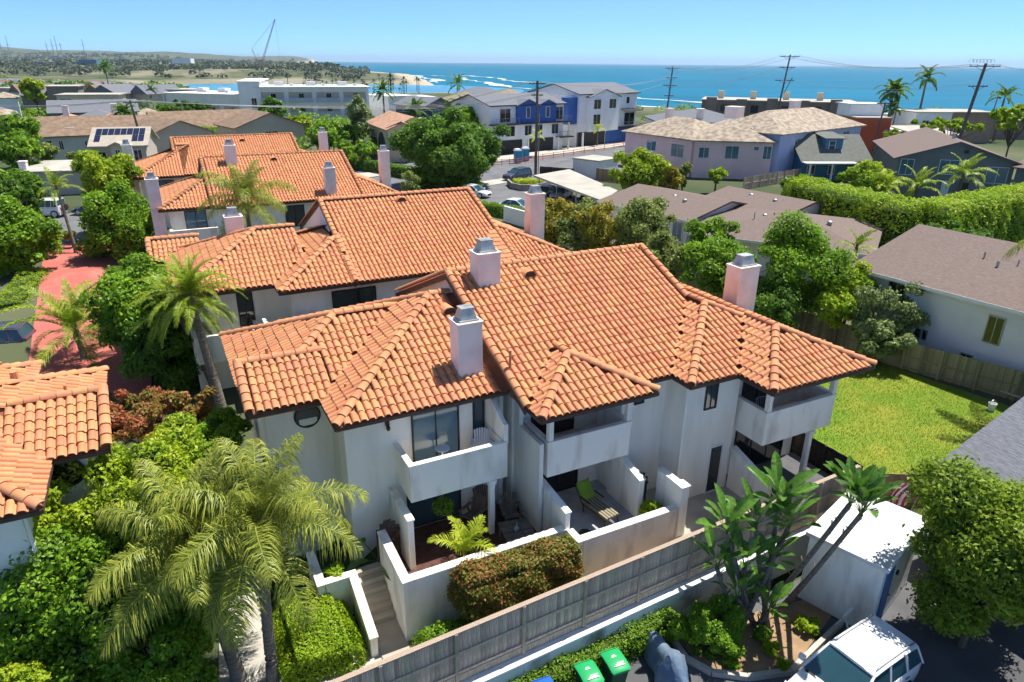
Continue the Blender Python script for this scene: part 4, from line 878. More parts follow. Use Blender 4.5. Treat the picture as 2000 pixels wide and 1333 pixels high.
# hedges in front of the patios
hedge('photinia_hedge', 'clipped hedge with red new leaves against the patio wall', 'hedge', [W(6.35, 15.65), W(10.4, 15.62)], 1.15, -.05, 1.2, 'red', 21000, .1, wob=.12, bim=True)
hedge('hedge', 'low dark ground cover under the red leaved hedge', 'hedge', [W(4.95, 15.1), W(10.7, 15.2)], 1.55, -1.25, -.45, 'green', 11000, .1, wob=.12)
m = MB(); t = thing('woody_shrub', 'bare twisted stems between red hedge and ground cover', 'shrub', W(7.4, 15.6, -1.2), RZ)
for k in range(9):
    x = k*.36; m = MB(); m.tube([(x, 0, 0), (x+random.uniform(-.15, .15), .05, .6), (x+random.uniform(-.25, .25), 0, 1.25)], [.035, .028, .02], 6); m.build('stem', BARK, t)
hedge('box_hedge', 'clipped bright green box hedge below the stepped wall', 'hedge', [W(2.05, 19.0), W(2.1, 16.05)], 2.3, -1.35, -.3, 'lime', 17000, .085, wob=.07, rounded=.35)
hedge('hedge', 'narrow dark hedge at the foot of the long board fence', 'hedge', [W(5.2, 13.0), W(13.2, 13.45)], .75, -2.0, -1.15, 'green', 12000, .085, wob=.1)
tree('shrub', 'rounded fine leaved shrub in the planting bed by the covered motorcycle', 'shrub', 0, 0, 0, 0, 0, 'green', 15000, .085, 30, .36, center=W(13.75, 12.25, -1.35), R3=(1.25, .85), trunk=.06)
for (px, py, s_, lb, mm) in ((1580, 1222, .42, 'leafy green perennial next to the white shed', 'lime'), (1505, 1266, .26, 'small succulent rosette in the sandy bed', 'lime'), (1530, 1298, .18, 'tiny green plant near the bed kerb', 'lime'), (1487, 1240, .3, 'low plant under the bird of paradise clump', 'green')):
    p = G(px, py, -1.75); tree('garden_plant', lb, 'plant', 0, 0, 0, 0, 0, mm, 700, .2, 7, .5, .4, 0, center=p, R3=(s_, s_*.7), trunk=.03)
# bird of paradise clumps
b0 = W(15.9, 12.35, -1.93); q0 = np.array(b0)
def rel(px, py, dist, base): return GD(px, py, dist)-base
HD = ((1420, 1040, 18.2, 13, .70), (1475, 1030, 18.9, 13, .72), (1520, 985, 19.2, 14, .76), (1540, 1030, 18.6, 13, .72), (1455, 1110, 18.0, 11, .66), (1500, 1100, 18.5, 11, .66), (1440, 1170, 17.9, 10, .6), (1500, 1195, 18.0, 11, .62), (1400, 1110, 18.1, 9, .64))
paradise('leafy bird of paradise clump in front of the board fence', b0, [((random.uniform(-.7, .4), random.uniform(-.3, .3), 0), rel(x, y, d, b0), n, sc) for (x, y, d, n, sc) in HD])
b1 = W(17.45, 12.6, -1.93)
paradise('bird of paradise with two leaning grey trunks over the white shed', b1, [((.2, 0, 0), rel(1682, 1005, 17.5, b1), 18, .74), ((-.25, .1, 0), rel(1660, 985, 18.1, b1), 14, .8)], sp=27)
# lush tree by the shed
tree('broadleaf_tree', 'lush bright green tree overhanging the white shed and car', 'tree', 1935, 1090, 150, 172, 17.4, 'fresh', 26000, .18, 22, .46, .42, .4, low=-1)
# patio plants
c = W(7.15, 17.25, .45); palm('yellow green potted palm on the left patio', (c.x, c.y, 0), c, nf=8, L=1.5, key='p', nl=34, ll=.62, lw=.045, vee=.5, hang=.5, m='gold', r=.06, boots=False, name='potted_palm', up=1)
t = thing('elephant_ear_plant', 'dark broad leaved plant left of the patio divider wall', 'plant', W(4.75, 19.4, -.4), 0)
for k in range(5):
    M = Matrix.Rotation(k*1.3, 4, 'Z') @ Matrix.Rotation(R(25+k*8), 4, 'Y') @ Matrix.Scale(.85, 4); link('leaf', PADS[k % 4], t, mat=M)
tree('garden_plant', 'leafy yellow green plant by the right patio gate', 'plant', 0, 0, 0, 0, 0, 'lime', 1800, .12, 10, .45, center=W(14.45, 16.55, .45), R3=(.5, .45), trunk=.03)
t = thing('hanging_basket', 'hanging fern basket below the left balcony', 'plant', W(7.0, 18.8, 1.6), 0)
link('foliage', foliage('foliage', [(0, 0, 0, .3, .3, .28), (.1, .1, -.15, .2, .2, .25)], 500, .14, LM['green'], .3), t); m = MB(); m.lathe([(.1, -.2), (.2, .05)], 10); m.tube([(0, 0, .05), (0, 0, .72)], .008, 4); m.build('basket', BARK, t)
tree('garden_plant', 'spiky small plant inside the stepped white wall', 'plant', 0, 0, 0, 0, 0, 'lime', 400, .3, 5, .5, .2, 0, center=W(3.1, 18.9, .05), R3=(.35, .3), trunk=.03)
# trees along the back fence of the lawn
for (x, y, rx, ry, d, mm, n, lb) in ((1085, 440, 44, 46, 62, 'orange', 3600, 'reddish olive bush left end of the shrub row behind the roof'), (1130, 450, 40, 46, 60, 'olive', 3200, 'grey olive bush next to the reddish one'),
        (1183, 455, 46, 50, 58, 'orange', 4200, 'yellow and green bush in the middle of the shrub row'), (1255, 440, 52, 58, 56, 'olive', 5200, 'tall grey green bush above the near roof ridge'),
        (1300, 500, 50, 45, 52, 'olive', 4200, 'grey green bush at the right end of the near roof ridge'), (1390, 470, 42, 34, 50, 'green', 3200, 'small dark bush before the low brown roof'), (1400, 525, 62, 52, 46, 'green', 6500, 'broad green bush left of the pink chimney'),
        (1550, 520, 85, 80, 43, 'green', 11000, 'largest green tree of the row, right of the pink chimney'), (1500, 600, 60, 45, 41, 'dark', 5000, 'shaded undergrowth right of the pink chimney'),
        (1632, 600, 32, 36, 39.5, 'lime', 2600, 'bright green rounded bush, lower of the two'), (1662, 552, 34, 32, 41, 'lime', 2800, 'bright green rounded bush, upper of the two'), (1722, 610, 62, 45, 39, 'white', 3800, 'open grey tree before the white house window'), (1715, 660, 46, 34, 37.5, 'white', 3400, 'flowering pale shrub at the lawn corner')):
    tree('shrub' if ry < 60 else 'broadleaf_tree', lb, 'shrub' if ry < 60 else 'tree', x, y, rx*1.22, ry*1.15, d, mm, int(n*1.2), .2, 24, .36, .5, .6 if mm != 'white' else .35, group='trees along the back fence', stems=3, trunk=.09)
palm_px('small feathery palm above the low brown roof edge', 1672, 490, 46, nf=9, L=1.7, key='s2', nl=34, ll=.5, lw=.05, vee=.4, hang=.6, m='palm', r=.09)
hedge('tall_hedge', 'tall clipped yellow green hedge around the dark grey house', 'hedge', [G(1558, 395, 2.5), G(1700, 435, 2.5), G(1800, 455, 2.5), G(2030, 408, 2.5)], 4.2, -.2, 5.0, 'lime', 46000, .24, wob=.13, rounded=.12)
tree('shrub', 'dark rounded shrub in front of the tall hedge', 'shrub', 1860, 470, 75, 32, 55, 'dark', 4500, .22, 18, .4)
tree('shrub', 'feathery yellow bush before the grey house', 'shrub', 1690, 355, 48, 40, 79, 'lime', 4200, .32, 18, .38)
tree('shrub', 'bushy banana like foliage at the left end of the hedge', 'shrub', 1560, 372, 35, 25, 84, 'green', 2200, .4, 12, .4)
palm_px('palm with arching fronds left of the grey house door', 1790, 372, 76, nf=13, L=3.2, key='k2', nl=32, ll=.9, lw=.1, vee=.4, hang=.6, m='palm', r=.14)
palm_px('king palm in front of the dark grey house wall', 1880, 348, 77, nf=13, L=3.2, key='k2', nl=32, ll=.9, lw=.1, vee=.4, hang=.6, m='palm', r=.14)
palm_px('low gold palm at the right end of the hedge corner', 1720, 372, 78, nf=12, L=2.8, key='k3', nl=30, ll=.9, lw=.12, vee=.4, hang=.6, m='gold', r=.12)
# middle distance
tree('broadleaf_tree', 'huge dome shaped dark green tree by the street corner', 'tree', 880, 302, 106, 70, 95, 'dark', 30000, .40, 90, .30, .6, .8, trunk=.4)
tree('shrub', 'small grey shrub under the huge dome tree', 'shrub', 800, 357, 26, 22, 84, 'olive', 1500, .25, 10, .42)
hedge('hedge', 'clipped green hedge by the white parked car', 'hedge', [G(925, 398, .8), G(1000, 412, .8), G(1040, 424, .8)], 1.6, 0, 1.2, 'green', 5000, .2)
hedge('hedge', 'dark hedge along the curved red driveway behind the condos', 'hedge', [G(680, 322, .5), G(735, 330, .5), G(800, 342, .5)], 2.2, 0, 1.6, 'dark', 4000, .28)
tree('broadleaf_tree', 'yellow green tree left of the lavender house', 'tree', 1245, 335, 52, 46, 83, 'yellow', 6500, .32, 28, .34)
tree('shrub', 'darker bush at the right foot of the yellow green tree', 'shrub', 1308, 348, 24, 26, 81, 'orange', 1500, .3, 10, .42); tree('shrub', 'brownish shrub against the lavender house wall', 'shrub', 1335, 340, 18, 20, 84, 'olive', 900, .3, 8, .45)
tree('shrub', 'small bright shrub against the lavender house', 'shrub', 1400, 342, 19, 15, 92, 'lime', 900, .3, 8, .45)
hedge('planter_flowers', 'yellow flowering ground cover in the curved grey planter', 'plants', [G(1005, 358, .6), G(1060, 356, .6)], 2.4, .3, 1.0, 'gold', 2000, .22)
# ================================================================== houses around
SHBR = mat('brown_shingle', (.215, .165, .145), .95, .12, 2.5, bump=.6, bscale=4, stretch=(1.6, 6, 6), col2=(.155, .115, .10)); SHGR = mat('grey_shingle', (.20, .21, .24), .95, .18, 2.5, bump=.6, bscale=4, stretch=(1.6, 6, 6))
SHTAN = mat('tan_tile', (.42, .35, .27), .95, .2, 1.5, bump=.4, bscale=6, col2=(.24, .19, .145), thr=(.4, .62)); SHGN = mat('green_grey_shingle', (.165, .175, .155), .95, .1, 2, bump=.4, bscale=8)
BRTILE = mat('brown_barrel_tile', (.27, .19, .13), .9, .2, 1.2, bump=.8, bscale=5, stretch=(1, 1, 1), col2=(.18, .12, .08)); PKTILE = mat('pink_tile', (.52, .30, .20), .9, .15, 1.5, bump=.5, bscale=5)
LAV = mat('lavender_stucco', (.92, .64, .62), .9, .06, .5); PBLU = mat('periwinkle_stucco', (.52, .57, .82), .9, .06, .5); DGRY = mat('dark_grey_siding', (.20, .205, .195), .8, .06, .6); DBLU = mat('royal_blue_siding', (.04, .12, .38), .7, .06, .8); NAVY = mat('navy_siding', (.05, .075, .14), .75, .08, .8)
CREAM = mat('cream_stucco', (.68, .56, .38), .9, .06, .5); BEIG = mat('beige_stucco', (.55, .48, .40), .9, .06, .5); OWHT = mat('off_white_wall', (.86, .86, .85), .85, .05, .5); TAUP = mat('taupe_stucco', (.24, .20, .17), .9, .08, .5); ORRD = mat('orange_red_stucco', (.50, .10, .045), .85, .06, .5); TEAL = mat('teal_grey_siding', (.22, .30, .31), .85, .06, .5); FLTR = mat('flat_roof', (.47, .44, .38), .9, .1, .4); WROOF = mat('white_roof', (.72, .72, .70), .7, .05, .5)
TEALB = mat('blue_siding', (.06, .20, .33), .8, .06, .8)
def roof_part(t, kind, L, D, ze, s_, mt, wm, ov=.5, th=.18, x0=0., y0=0., name='roof', ridges=True):
    m = MB(); X0, X1, Y0, Y1 = x0-ov, x0+L+ov, y0-ov, y0+D+ov; g = MB()
    if kind == 'flat':
        m.box(X0, X1, Y0, Y1, ze, ze+th); return m.build(name, mt, t)
    def slab(p):
        n = len(p); m.add(list(p)+[(a, b, c-th) for a, b, c in p], [tuple(range(n)), tuple(range(2*n-1, n-1, -1))]+[(i, n+i, n+(i+1) % n, (i+1) % n) for i in range(n)])
    z = ze-ov*s_+th
    if kind == 'gx':
        ym = (Y0+Y1)/2; zr = z+s_*(Y1-Y0)/2; slab([(X0, Y0, z), (X1, Y0, z), (X1, ym, zr), (X0, ym, zr)]); slab([(X1, Y1, z), (X0, Y1, z), (X0, ym, zr), (X1, ym, zr)])
        for xx in (x0, x0+L-.12):
            if g.v: g.build('gable_wall', wm, t); g = MB()
            g.prism([(y0+.01, ze-.02), (y0+D-.01, ze-.02), (y0+D/2, ze+s_*D/2-.02)], 'x', xx, xx+.12)
    elif kind == 'gy':
        xm = (X0+X1)/2; zr = z+s_*(X1-X0)/2; slab([(X0, Y1, z), (X0, Y0, z), (xm, Y0, zr), (xm, Y1, zr)]); slab([(X1, Y0, z), (X1, Y1, z), (xm, Y1, zr), (xm, Y0, zr)])
        for yy in (y0, y0+D-.12):
            if g.v: g.build('gable_wall', wm, t); g = MB()
            g.prism([(x0+.01, ze-.02), (x0+L-.01, ze-.02), (x0+L/2, ze+s_*L/2-.02)], 'y', yy, yy+.12)
    elif kind == 'hip':
        if (X1-X0) >= (Y1-Y0):
            h = (Y1-Y0)/2; zr = z+s_*h; A, B = (X0+h, Y0+h, zr), (X1-h, Y0+h, zr)
            slab([(X0, Y0, z), (X1, Y0, z), B, A]); slab([(X1, Y1, z), (X0, Y1, z), A, B]); slab([(X0, Y1, z), (X0, Y0, z), A]); slab([(X1, Y0, z), (X1, Y1, z), B])
        else:
            h = (X1-X0)/2; zr = z+s_*h; A, B = (X0+h, Y0+h, zr), (X0+h, Y1-h, zr)
            slab([(X0, Y1, z), (X0, Y0, z), A, B]); slab([(X1, Y0, z), (X1, Y1, z), B, A]); slab([(X0, Y0, z), (X1, Y0, z), A]); slab([(X1, Y1, z), (X0, Y1, z), B])
    elif kind == 'shed': slab([(X0, Y0, z), (X1, Y0, z), (X1, Y1, z+s_*(Y1-Y0)), (X0, Y1, z+s_*(Y1-Y0))])
    r = m.build(name, mt, t)
    if g.v: g.build('gable_wall', wm, t)
    return r
def house(label, p0, p1, D, z0, ze, wm, rm, kind='hip', s_=.35, wins=(), side=(), group='neighbouring houses', cat='house', name='house', ov=.5, fr=None, gl=None, trim=None, chim=(), extra=None, back=0):
    p0 = Vector((p0[0], p0[1], z0)); p1 = Vector((p1[0], p1[1], z0)); d = p1-p0; L = d.length
    t = thing(name, label, cat, p0, math.atan2(d.y, d.x), group); hz = ze-z0
    m = MB(); m.box(0, L, 0, D, -1.0, hz); m.build('wall', wm, t)
    r = roof_part(t, kind, L, D, hz, s_, rm, wm, ov)
    for (a0, a1, b0, b1, *k) in wins: win(t, (0, 0, 0), 'v', 0., a0*L, a1*L, b0, b1, fr or WHITE, gl or GLASS, -1, *(k or [1]), .08)
    for (sd, a0, a1, b0, b1) in side: win(t, (0, 0, 0), 'u', 0. if sd < 0 else L, a0*D, a1*D, b0, b1, fr or WHITE, gl or GLASS, sd, 1, .08)
    for (cx, cy, zb, zt, w_) in chim: q = MB(); q.box(cx*L-w_/2, cx*L+w_/2, cy*D-w_/2, cy*D+w_/2, zb, zt); q.box(cx*L-w_/2-.06, cx*L+w_/2+.06, cy*D-w_/2-.06, cy*D+w_/2+.06, zt, zt+.15); q.build('chimney', CHIM, t)
    if trim: q = MB(); q.box(-ov, L+ov, -ov-.03, -ov-.005, hz-ov*s_-.02, hz-ov*s_+.18); q.build('fascia', trim, r)
    if extra: extra(t, L, D, hz, r)
    return t
def vents(t, L, D, z, pts, mt=None):
    for (x, y, h, w_) in pts: q = MB(); q.box(x*L-w_/2, x*L+w_/2, y*D-w_/2, y*D+w_/2, z-.15, z+h); q.lathe([(w_*.75, 0), (w_*.7, .05), (w_*.2, .12)], 8, (x*L, y*D, z+h)); q.build('roof_vent', mt or METALG, t)
# -- right of the lawn
house('white two storey house with brown shingle roof beyond the lawn fence', G(1690, 522, 4.1), G(2075, 622, 4.1), 13, -.9, 4.1, OWHT, SHBR, 'gx', .27,
      [(.16, .26, 3.0, 4.6), (.13, .21, .3, 2.2), (.36, .395, 1.6, 2.2, 0), (.405, .43, 1.6, 2.2, 0), (.70, .78, 2.6, 4.2), (.62, .68, .2, 1.6)], fr=METALG, gl=GLASSD, trim=WHITE, ov=.7,
      extra=lambda t, L, D, h, r: vents(r, L, D, h+1.0, ((.45, .3, .5, .08), (.55, .25, .3, .12), (.62, .3, .45, .07))))
house('grey shingled low house at the right edge behind the lush tree', W(25.2, 11.8), W(25.2, -2.5), 13, -2., 2.15, TEAL, SHGR, 'gx', .36, [(.35, .45, .8, 2.0)], ov=.6, trim=WHITE)
house('low brown roofed building, the nearer one behind the shrub row', G(1360, 452, 2.6), G(1692, 492, 2.6), 12.5, 0, 2.5, OWHT, SHBR, 'hip', .2, [(.08, .16, .8, 2.0), (.82, .9, .8, 2.)], trim=WHITE, ov=.7,
      extra=lambda t, L, D, h, r: vents(r, L, D, h+.9, ((.35, .4, .25, .3), (.5, .42, .2, .35), (.3, .3, .5, .07), (.75, .4, .22, .35))))
house('low brown roofed building, left half of the stepped pair', G(1182, 392, 2.6), G(1345, 428, 2.6), 11, 0, 2.5, OWHT, SHBR, 'gx', .2, [(.62, .8, .5, 2.1), (.84, .95, .3, 2.2)], trim=WHITE, ov=.6, gl=GLASSB,
      extra=lambda t, L, D, h, r: vents(r, L, D, h+.8, ((.5, .4, .2, .35), (.7, .3, .2, .3))))
house('low brown roofed building, right half of the stepped pair', G(1362, 396, 2.75), G(1512, 428, 2.75), 10.5, 0, 2.7, OWHT, SHBR, 'gx', .2, [(.35, .55, .5, 2.2), (.6, .7, .2, 2.3), (.8, .9, .2, 2.3)], trim=WHITE, ov=.6, gl=GLASSB,
      extra=lambda t, L, D, h, r: vents(r, L, D, h+.8, ((.35, .4, .2, .35), (.7, .35, .2, .3))))
def grey_extra(t, L, D, h, r):
    q = MB(); q.box(L*.43, L*.5, -.08, .3, 0, 2.4); q.build('door', WHITE, t); q = MB(); q.box(L*.58, L*.66, -.08, .3, 0, 2.3); q.build('door', DARKFR, t)
    q = MB(); q.box(L*.56, L*.59, -.3, 0, 5.9, 6.3); q.build('vent', DARKFR, t); q = MB(); q.box(L*.5, L*.52, 4, 4.6, h+1.5, h+2.9); q.build('flue', METALG, r)
house('dark grey gabled house behind the tall hedge', G(1738, 384, 0), G(1962, 398, 0), 22, 0, 5.0, DGRY, SHBR, 'gy', .33, [(.03, .15, 2.9, 4.9), (.37, .54, 3.2, 5.0), (.78, .96, 2.4, 4.4)], fr=WHITE, gl=GLASSB, ov=.6, extra=grey_extra)
house('dark grey side wing at the right edge of the picture', G(1966, 400, 0), G(2090, 420, 0), 20, 0, 4.6, DGRY, SHBR, 'gx', .3, [])
def blue_extra(t, L, D, h, r):
    q = MB(); q.box(L*.40, L*.66, D*.2, D*.6, h+.6, h+2.9); q.build('dormer', TEALB, t); roof_part(t, 'shed', L*.26, D*.4, h+2.9, .12, SHGN, TEALB, .35, .12, L*.40, D*.2, 'dormer_roof')
    win(t, (0, 0, 0), 'v', D*.2, L*.45, L*.55, h+1.3, h+2.6, WHITE, GLASS, -1, 0, .08, 1); q = MB(); q.box(-.4, L*.75, -2.2, 0, h-.3, h-.15); q.build('porch_roof', WHITE, t)
    for k in range(3): q = MB(); q.box(.2+k*L*.33, .4+k*L*.33, -2.1, -1.9, 0, h-.3); q.build('porch_post', WHITE, t)
house('small blue house with a boxy dormer on its green grey roof', G(1562, 352, 0), G(1690, 352, 0), 10, 0, 2.9, TEALB, SHGN, 'gx', .62, [(.08, .2, .8, 2.2), (.4, .5, .8, 2.2)], extra=blue_extra)
house('pink lavender two storey house with mottled tan tile roof', G(1350, 347, 0), G(1500, 352, 0), 13, 0, 5.6, LAV, SHTAN, 'hip', .42, [(.06, .2, 2.9, 4.5), (.40, .58, 2.9, 4.8), (.76, .83, 4.2, 4.8, 0), (.885, .99, 3.0, 4.9)], [(-1, .08, .2, 2.8, 4.6), (-1, .5, .62, 2.8, 4.6)], gl=GLASSB, ov=.6, chim=((.1, .7, 6, 9.3, 1.1),),
      extra=lambda t, L, D, h, r: vents(r, L, D, h+1.2, ((.35, .3, .25, .3), (.55, .35, .25, .3), (.75, .25, .25, .3))))
house('lavender wing left of the two storey house', G(1218, 322, 0), G(1345, 346, 0), 11, 0, 5.6, LAV, SHTAN, 'hip', .42, [(.72, .9, 2.6, 4.6), (.35, .5, 3., 4.6)], gl=GLASSB, ov=.6, chim=((.2, .6, 6, 9.0, 1.0),))
house('periwinkle blue two storey house with pale tan roof', G(1512, 352, 0), G(1668, 322, 0), 12, 0, 6.7, PBLU, SHTAN, 'hip', .42, [(.16, .28, 3.8, 5.7), (.45, .66, 3.8, 5.8, 3), (.75, .84, 4.4, 5.9)], gl=GLASSB, ov=.6, chim=((.75, .75, 8, 10.2, 1.4), (.2, .95, 8, 9.6, 2.2)),
      extra=lambda t, L, D, h, r: vents(r, L, D, h+1.2, ((.4, .3, .25, .3), (.75, .3, .25, .3))))
house('house with a dark grey flat hipped roof behind the lavender one', GD(1290, 240, 128), GD(1470, 238, 128), 14, 0, 6.3, OWHT, SHGR, 'hip', .25, [])
# -- construction condos
def balc(t, L, x0, x1, z, mt=None):
    q = MB(); q.box(x0*L, x1*L, -1.4, 0, z-.22, z); b = q.build('balcony', mt or DARKFR, t); q = MB()
    q.bar((x0*L, -1.37, z+1.), (x1*L, -1.37, z+1.), .05, .05); n = 8
    for k in range(n+1): x = x0*L+(x1-x0)*L*k/n; q.bar((x, -1.37, z), (x, -1.37, z+1.), .03, .03)
    q.build('railing', METALG, b)
def con1(t, L, D, h, r):
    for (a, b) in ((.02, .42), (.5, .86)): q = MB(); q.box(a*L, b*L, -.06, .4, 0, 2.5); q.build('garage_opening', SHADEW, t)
    for (a, b) in ((.33, .62), (.625, .87)):
        q = MB(); q.box(a*L, b*L, -.5, -.003, 5.5, 8.6); q.build('bay', DBLU, t); roof_part(t, 'gy', (b-a)*L, 2.2, 8.6, .4, SHGR, DBLU, .3, .12, a*L, -.5, 'bay_roof')
        win(t, (0, 0, 0), 'v', -.5, (a+b)/2*L-.5, (a+b)/2*L+.5, 6.3, 8.3, WHITE, GLASS, -1, 0, .1)
    q = MB(); q.box(-.3, L*1.02, -.9, -.51, 5.25, 5.5); q.build('belt_beam', DARKFR, t)
    balc(t, L, -.02, .32, 5.5); balc(t, L, .875, 1.06, 5.5); balc(t, L, -.06, .1, 2.6); balc(t, L, .9, 1.1, 2.6)
    for x in (.0, .46, .89, 1.04): q = MB(); q.box(x*L-.15, x*L+.15, -1.1, -.8, 0, 5.25 if x > 1 or x < .1 else 2.6); q.build('post', WHITE, t)
house('blue and white three storey row house under construction', G(958, 304, 0), G(1098, 292, 0), 13, 0, 8.7, OWHT, SHGR, 'gx', .25, [(.12, .26, 5.7, 8.1), (.88, .99, 5.7, 8.1), (.2, .32, 3.1, 5.), (.45, .55, 3.1, 5.), (.6, .7, 3.1, 5.), (.83, .93, 3.1, 5.)], fr=WHITE, gl=GLASSD, extra=con1, trim=DARKFR)
def con2(t, L, D, h, r):
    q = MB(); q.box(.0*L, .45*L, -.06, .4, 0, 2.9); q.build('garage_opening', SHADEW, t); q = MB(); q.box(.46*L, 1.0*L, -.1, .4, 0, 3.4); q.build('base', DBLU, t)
    q = MB(); q.box(.12*L, .62*L, -.9, -.003, 2.9, 9.6); q.build('bay', OWHT, t); roof_part(t, 'gy', .5*L, 3, 9.6, .3, SHGR, OWHT, .3, .14, .12*L, -.9, 'bay_roof')
    for a in (.18, .44): win(t, (0, 0, 0), 'v', -.9, a*L, (a+.12)*L, 7.3, 9.2, WHITE, GLASSD, -1, 1, .08)
    win(t, (0, 0, 0), 'v', -.9, .18*L, .30*L, 4.3, 6.3, WHITE, GLASSD, -1, 1, .08); roof_part(t, 'shed', .3*L, 1.2, 6.6, .3, DARKFR, DARKFR, .15, .08, .72*L, -1.3, 'awning'); balc(t, L, .66, 1.0, 3.4)
    q = MB(); q.box(-.14*L, -.003, .5, 2.5, 4.5, 9.6); q.build('side_bay', DBLU, t); q = MB(); q.box(.02*L, .02*L+.3, -1., -.7, 0, 2.9); q.build('post', WHITE, t)
house('white three storey row house with blue base by the sea', G(1128, 288, 0), G(1238, 276, 0), 14, 0, 10.2, OWHT, SHGR, 'gx', .25, [(.78, .97, 3.6, 6.2), (.80, .86, 8.0, 9.4, 0)], fr=WHITE, gl=GLASSD, extra=con2, trim=DARKFR)
# -- left middle distance
def arches(t, L, D, h, r):
    for a in (.1, .5):
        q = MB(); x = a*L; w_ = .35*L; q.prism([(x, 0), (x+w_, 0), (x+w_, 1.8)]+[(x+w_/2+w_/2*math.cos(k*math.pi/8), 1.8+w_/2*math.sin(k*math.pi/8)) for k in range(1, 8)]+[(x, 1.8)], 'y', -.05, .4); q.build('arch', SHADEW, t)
house('cream townhouse with red brown tile roof, left half with arches', G(722, 297, 0), G(762, 318, 0), 9, 0, 5.4, CREAM, PKTILE, 'gx', .4, [(.2, .4, 3.3, 4.9)], gl=GLASSD, extra=arches)
house('cream townhouse with red brown tile gable beside the dome tree', G(764, 316, 0), G(815, 318, 0), 9, 0, 5.6, CREAM, PKTILE, 'gy', .4, [(.15, .3, 3.2, 4.8), (.5, .65, 3.2, 4.8)], gl=GLASSD)
def apt(t, L, D, h, r):
    n = 4
    for k in range(n):
        for z in ((.3, 3.3) if h < 9 else (2.0, 5.6)):
            q = MB(); q.box((k+.08)/n*L, (k+.92)/n*L, -.04, .3, z, z+2.4); b = q.build('loggia', BEIG, t)
            win(t, (0, 0, 0), 'v', -.04, (k+.45)/n*L, (k+.62)/n*L, z+.9, z+2., DARKFR, GLASSD, -1, 1, .06)
            q = MB(); q.box((k+.08)/n*L, (k+.92)/n*L, -.9, -.8, z, z+.95); q.box((k+.05)/n*L, (k+.95)/n*L, -.9, 0, z-.2, z); q.build('parapet', mat('grey_blue_panel', (.42, .50, .58), .8, .05, .6), b)
    for k in range(n+1): q = MB(); q.box(k/n*L-.12, k/n*L+.12, -1., -.91, 0, h); q.build('post', WHITE, t)
    for k in range(3): q = MB(); q.box((.15+.3*k)*L, (.15+.3*k)*L+2.5, D*.5, D*.5+2.5, h, h+1.3); q.box((.2+.3*k)*L+2.6, (.2+.3*k)*L+3.6, D*.4, D*.4+1, h, h+.8); q.build('roof_unit', WROOF, t)
house('long white apartment block with loggias, right wing', GD(510, 236, 196), GD(722, 236, 205), 18, 0, 9.2, OWHT, WROOF, 'flat', 0, cat='building', name='apartment_building', extra=apt, ov=.9)
house('white stair tower between the apartment wings', GD(473, 236, 195), GD(515, 236, 195.5), 10, 0, 10.6, OWHT, WROOF, 'shed', .05, [(.55, .8, 4., 6.5)], cat='building', name='apartment_building', ov=.3, gl=GLASSD)
house('long white apartment block with loggias, left wing', GD(332, 236, 205), GD(475, 236, 197), 16, -1.5, 7.2, OWHT, WROOF, 'flat', 0, cat='building', name='apartment_building', extra=apt, ov=.9)
house('white flat roofed block right of the apartment wings', GD(760, 215, 215), GD(812, 215, 222), 14, -1, 6.3, OWHT, WROOF, 'flat', 0, [(.4, .7, 3.6, 5.2)], cat='building', name='apartment_building', gl=GLASSD)
house('low white block at the start of the beach', GD(812, 212, 235), GD(850, 212, 238), 14, -1, 5.2, OWHT, WROOF, 'flat', 0, [], cat='building', name='apartment_building')
house('navy blue house with grey gabled roof and white window', GD(832, 262, 165), GD(885, 262, 172), 10, 0, 6.6, NAVY, SHGR, 'gy', .35, [(.25, .5, 3.6, 5.6)], gl=GLASSB, ov=.6)
for (x0, x1, y, d, D, ze, lb) in ((880, 960, 215, 178, 12, 7.0, 'olive brown hipped roof house left behind the construction site'), (950, 1050, 213, 182, 12, 7.4, 'olive brown hipped roof house behind the construction site'), (1030, 1120, 212, 188, 12, 7.6, 'brown roofed house right behind the construction site'), (900, 985, 200, 225, 10, 6.8, 'distant grey roof house nearest the surf')):
    house(lb, GD(x0, y+20, d), GD(x1, y+20, d+3), D, 0, ze, BEIG, mat('olive_shingle', (.30, .26, .17), .95, .15, 1.) if y > 205 else SHGR, 'hip', .35, [(.2, .3, 4, 5.5), (.6, .7, 4, 5.5)], gl=GLASSD)
# brown tile houses on the left
def rows_(t, L, D, h, r):           # skylights and vents on the long roofs
    q = MB(); q.box(.62*L, .62*L+1.2, D*.15, D*.15+1.3, h+.35, h+1.0); q.build('skylight', WHITE, r)
    vents(r, L, D, h+.9, ((.2, .3, .3, .3), (.45, .3, .3, .3), (.8, .28, .3, .3)))
house('pale blue green house with brown barrel tile roof, left end of its row', GD(72, 320, 106), GD(185, 320, 110), 11, 0, 5.1, mat('pale_green_stucco', (.52, .58, .54), .9, .05, .5), BRTILE, 'gx', .42, [(.25, .34, 3.0, 4.5), (.45, .53, 3.0, 4.5), (.9, .99, 3.2, 4.2)], gl=GLASSD, extra=rows_)
house('brown barrel tile roof house behind the utility pole', GD(185, 318, 118), GD(330, 312, 124), 11, 0, 4.4, MATS['pale_green_stucco'], BRTILE, 'gx', .42, [], extra=rows_)
house('long brown barrel tile roof left of the apartments', GD(318, 290, 138), GD(515, 285, 150), 13, 0, 3.4, MATS['pale_green_stucco'], BRTILE, 'gx', .42, [(.05, .12, 2.8, 4.2)], extra=rows_)
house('brown gabled roof house left behind the farthest condo', GD(305, 330, 112), GD(420, 322, 120), 10, 0, 4.9, BEIG, BRTILE, 'gy', .36, [(.4, .6, 3., 4.2)], gl=GLASSD)
